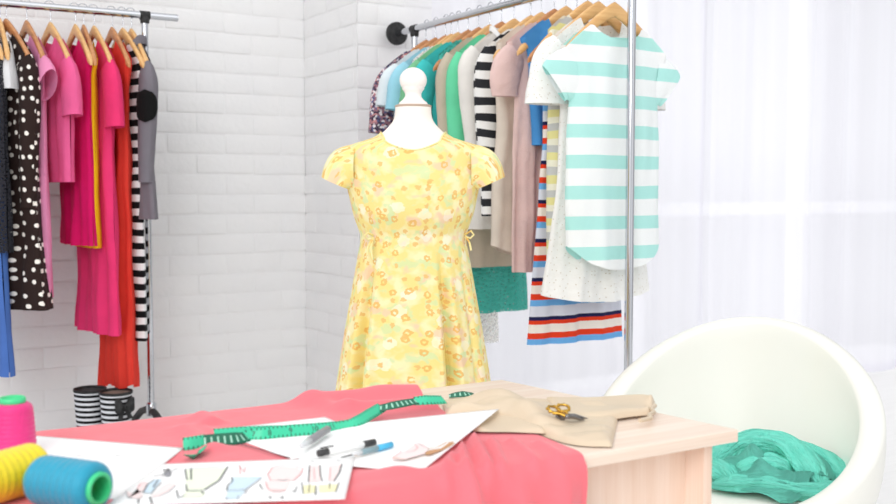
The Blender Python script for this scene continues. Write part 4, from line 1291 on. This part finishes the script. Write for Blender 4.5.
def roll(keys, w, hgt, name='fold', sd=0):
    rows = []; uvs = []; tab = [(i,) + k for i, k in enumerate(keys)]; N2 = 40; L = 0; prev = None
    for j in range(N2 + 1):
        q = (len(keys) - 1) * j / N2; a, b, z, s_ = prof(tab, q)
        a1, b1, z1, _ = prof(tab, min(len(keys) - 1, q + .05)); a0, b0, z0, _ = prof(tab, max(0, q - .05))
        c = Vector((rt.x * a + fw.x * b, rt.y * a + fw.y * b, z)); d = Vector((rt.x * (a1 - a0) + fw.x * (b1 - b0), rt.y * (a1 - a0) + fw.y * (b1 - b0), z1 - z0)).normalized()
        n1 = d.cross(Vector((0, 0, 1))).normalized(); n2 = n1.cross(d)
        if prev: L += (c - prev).length
        prev = c; r_ = []; uu = []
        for k in range(25):
            t_ = 2 * PI * k / 24; wob = 1 + .10 * math.sin(9 * t_ + q * 2.3 + sd) + .12 * nz(math.cos(t_) * 5, math.sin(t_) * 5, q * 1.2 + sd) + .12 * math.sin(5 * t_ + q * 1.3 + sd) + .2 * nz(math.cos(t_) * 2, math.sin(t_) * 2, q * 2 + sd)
            r_.append(c + n1 * math.cos(t_) * w * s_ * wob + n2 * math.sin(t_) * hgt * s_ * wob); uu.append((k / 24 * .14, L))
        rows.append(r_); uvs.append(uu)
    mb = MB(); mb.grid(rows, uvs); mb.cap(rows[0][:-1]); mb.cap(rows[-1][:-1], True); mb.build(name, SCF, scarf)
roll([(-.165, .02, .02, .2), (-.13, .04, .045, .75), (-.07, .06, .075, 1), (-.01, .045, .088, 1.05), (.04, .005, .078, 1.1), (.065, -.045, .045, 1.05), (.075, -.085, .022, .6), (.075, -.10, .012, .15)], .034, .026, sd=1)
roll([(-.02, .09, .04, .3), (.04, .08, .062, .9), (.10, .045, .055, 1.05), (.135, -.01, .035, .9), (.148, -.06, .018, .5), (.15, -.085, .010, .15)], .036, .026, sd=4)
roll([(-.10, -.02, .02, .3), (-.07, -.03, .04, .9), (-.03, -.03, .046, 1.1), (.005, -.035, .04, 1), (.03, -.045, .02, .3)], .034, .030, sd=7)
roll([(-.17, -.05, .012, .2), (-.12, -.075, .022, .9), (-.05, -.088, .026, 1), (.0, -.10, .020, .95), (.05, -.112, .018, 1), (.11, -.10, .018, .8), (.145, -.08, .012, .2)], .026, .018, sd=9)
roll([(-.17, .0, .012, .2), (-.14, -.01, .034, .9), (-.125, -.035, .035, 1), (-.11, -.065, .022, .6), (-.10, -.08, .012, .15)], .028, .026, sd=12)

# ------------------------------------------------------------------ light
w = bpy.data.worlds.new('banded_fill_sky'); SC.world = w; w.use_nodes = True
nt = w.node_tree; bg = nt.nodes['Background']
def wn(typ, ins, **pr):
    nd = nt.nodes.new(typ)
    for k, v in pr.items(): setattr(nd, k, v)
    for k, v in ins.items():
        if isinstance(v, bpy.types.NodeSocket): nt.links.new(v, nd.inputs[k])
        else: nd.inputs[k].default_value = v
    return nd
tcw = nt.nodes.new('ShaderNodeTexCoord').outputs['Generated']
kd = Vector((-.40, -.62, .68)).normalized()  # made-up key direction: sky brightened up behind the camera for soft shading
dot = wn('ShaderNodeVectorMath', {0: tcw, 1: kd}, operation='DOT_PRODUCT').outputs['Value']
sx_ = wn('ShaderNodeSeparateXYZ', {0: tcw})
az = wn('ShaderNodeMath', {0: sx_.outputs[1], 1: sx_.outputs[0]}, operation='ARCTAN2').outputs[0]
sn = wn('ShaderNodeMath', {0: wn('ShaderNodeMath', {0: az, 1: 5., 2: 1.2}, operation='MULTIPLY_ADD').outputs[0]}, operation='SINE').outputs[0]
st = wn('ShaderNodeMath', {0: dot, 1: .42, 2: .62}, operation='MULTIPLY_ADD').outputs[0]
st = wn('ShaderNodeMath', {0: sn, 1: .22, 2: st}, operation='MULTIPLY_ADD').outputs[0]  # brightness bands round the horizon, added to vary the chrome reflections
nt.links.new(st, bg.inputs[1]); bg.inputs[0].default_value = (.98, .985, 1.0, 1)


def area(name, loc, target, size, power, col=(1, 1, 1)):
    l = bpy.data.lights.new(name, 'AREA'); l.shape = 'RECTANGLE'; l.size, l.size_y = size; l.energy = power; l.color = col
    o = bpy.data.objects.new(name, l); COL.objects.link(o); o.location = loc
    o.rotation_euler = (Vector(target) - Vector(loc)).to_track_quat('-Z', 'Y').to_euler()


area('added_overhead_fill', (1.2, 2.0, 3.4), (1.4, 2.6, 0), (3.2, 2.6), 10)  # unseen fill light added overhead for soft light from the top
area('added_front_key', (-1.6, -.6, 2.5), (1.6, 3.2, .9), (1.8, 1.8), 50)  # unseen key light added at the camera's upper left to give direction
area('window_daylight', (4.3, 4.75, 1.4), (4.3, 3.0, 1.3), (3.6, 2.5), 30, (1, .99, 1))
SC.view_settings.view_transform = 'Standard'; SC.view_settings.look = 'None'
SC.view_settings.exposure = .2; SC.view_settings.gamma = 1
SC.view_settings.use_curve_mapping = False
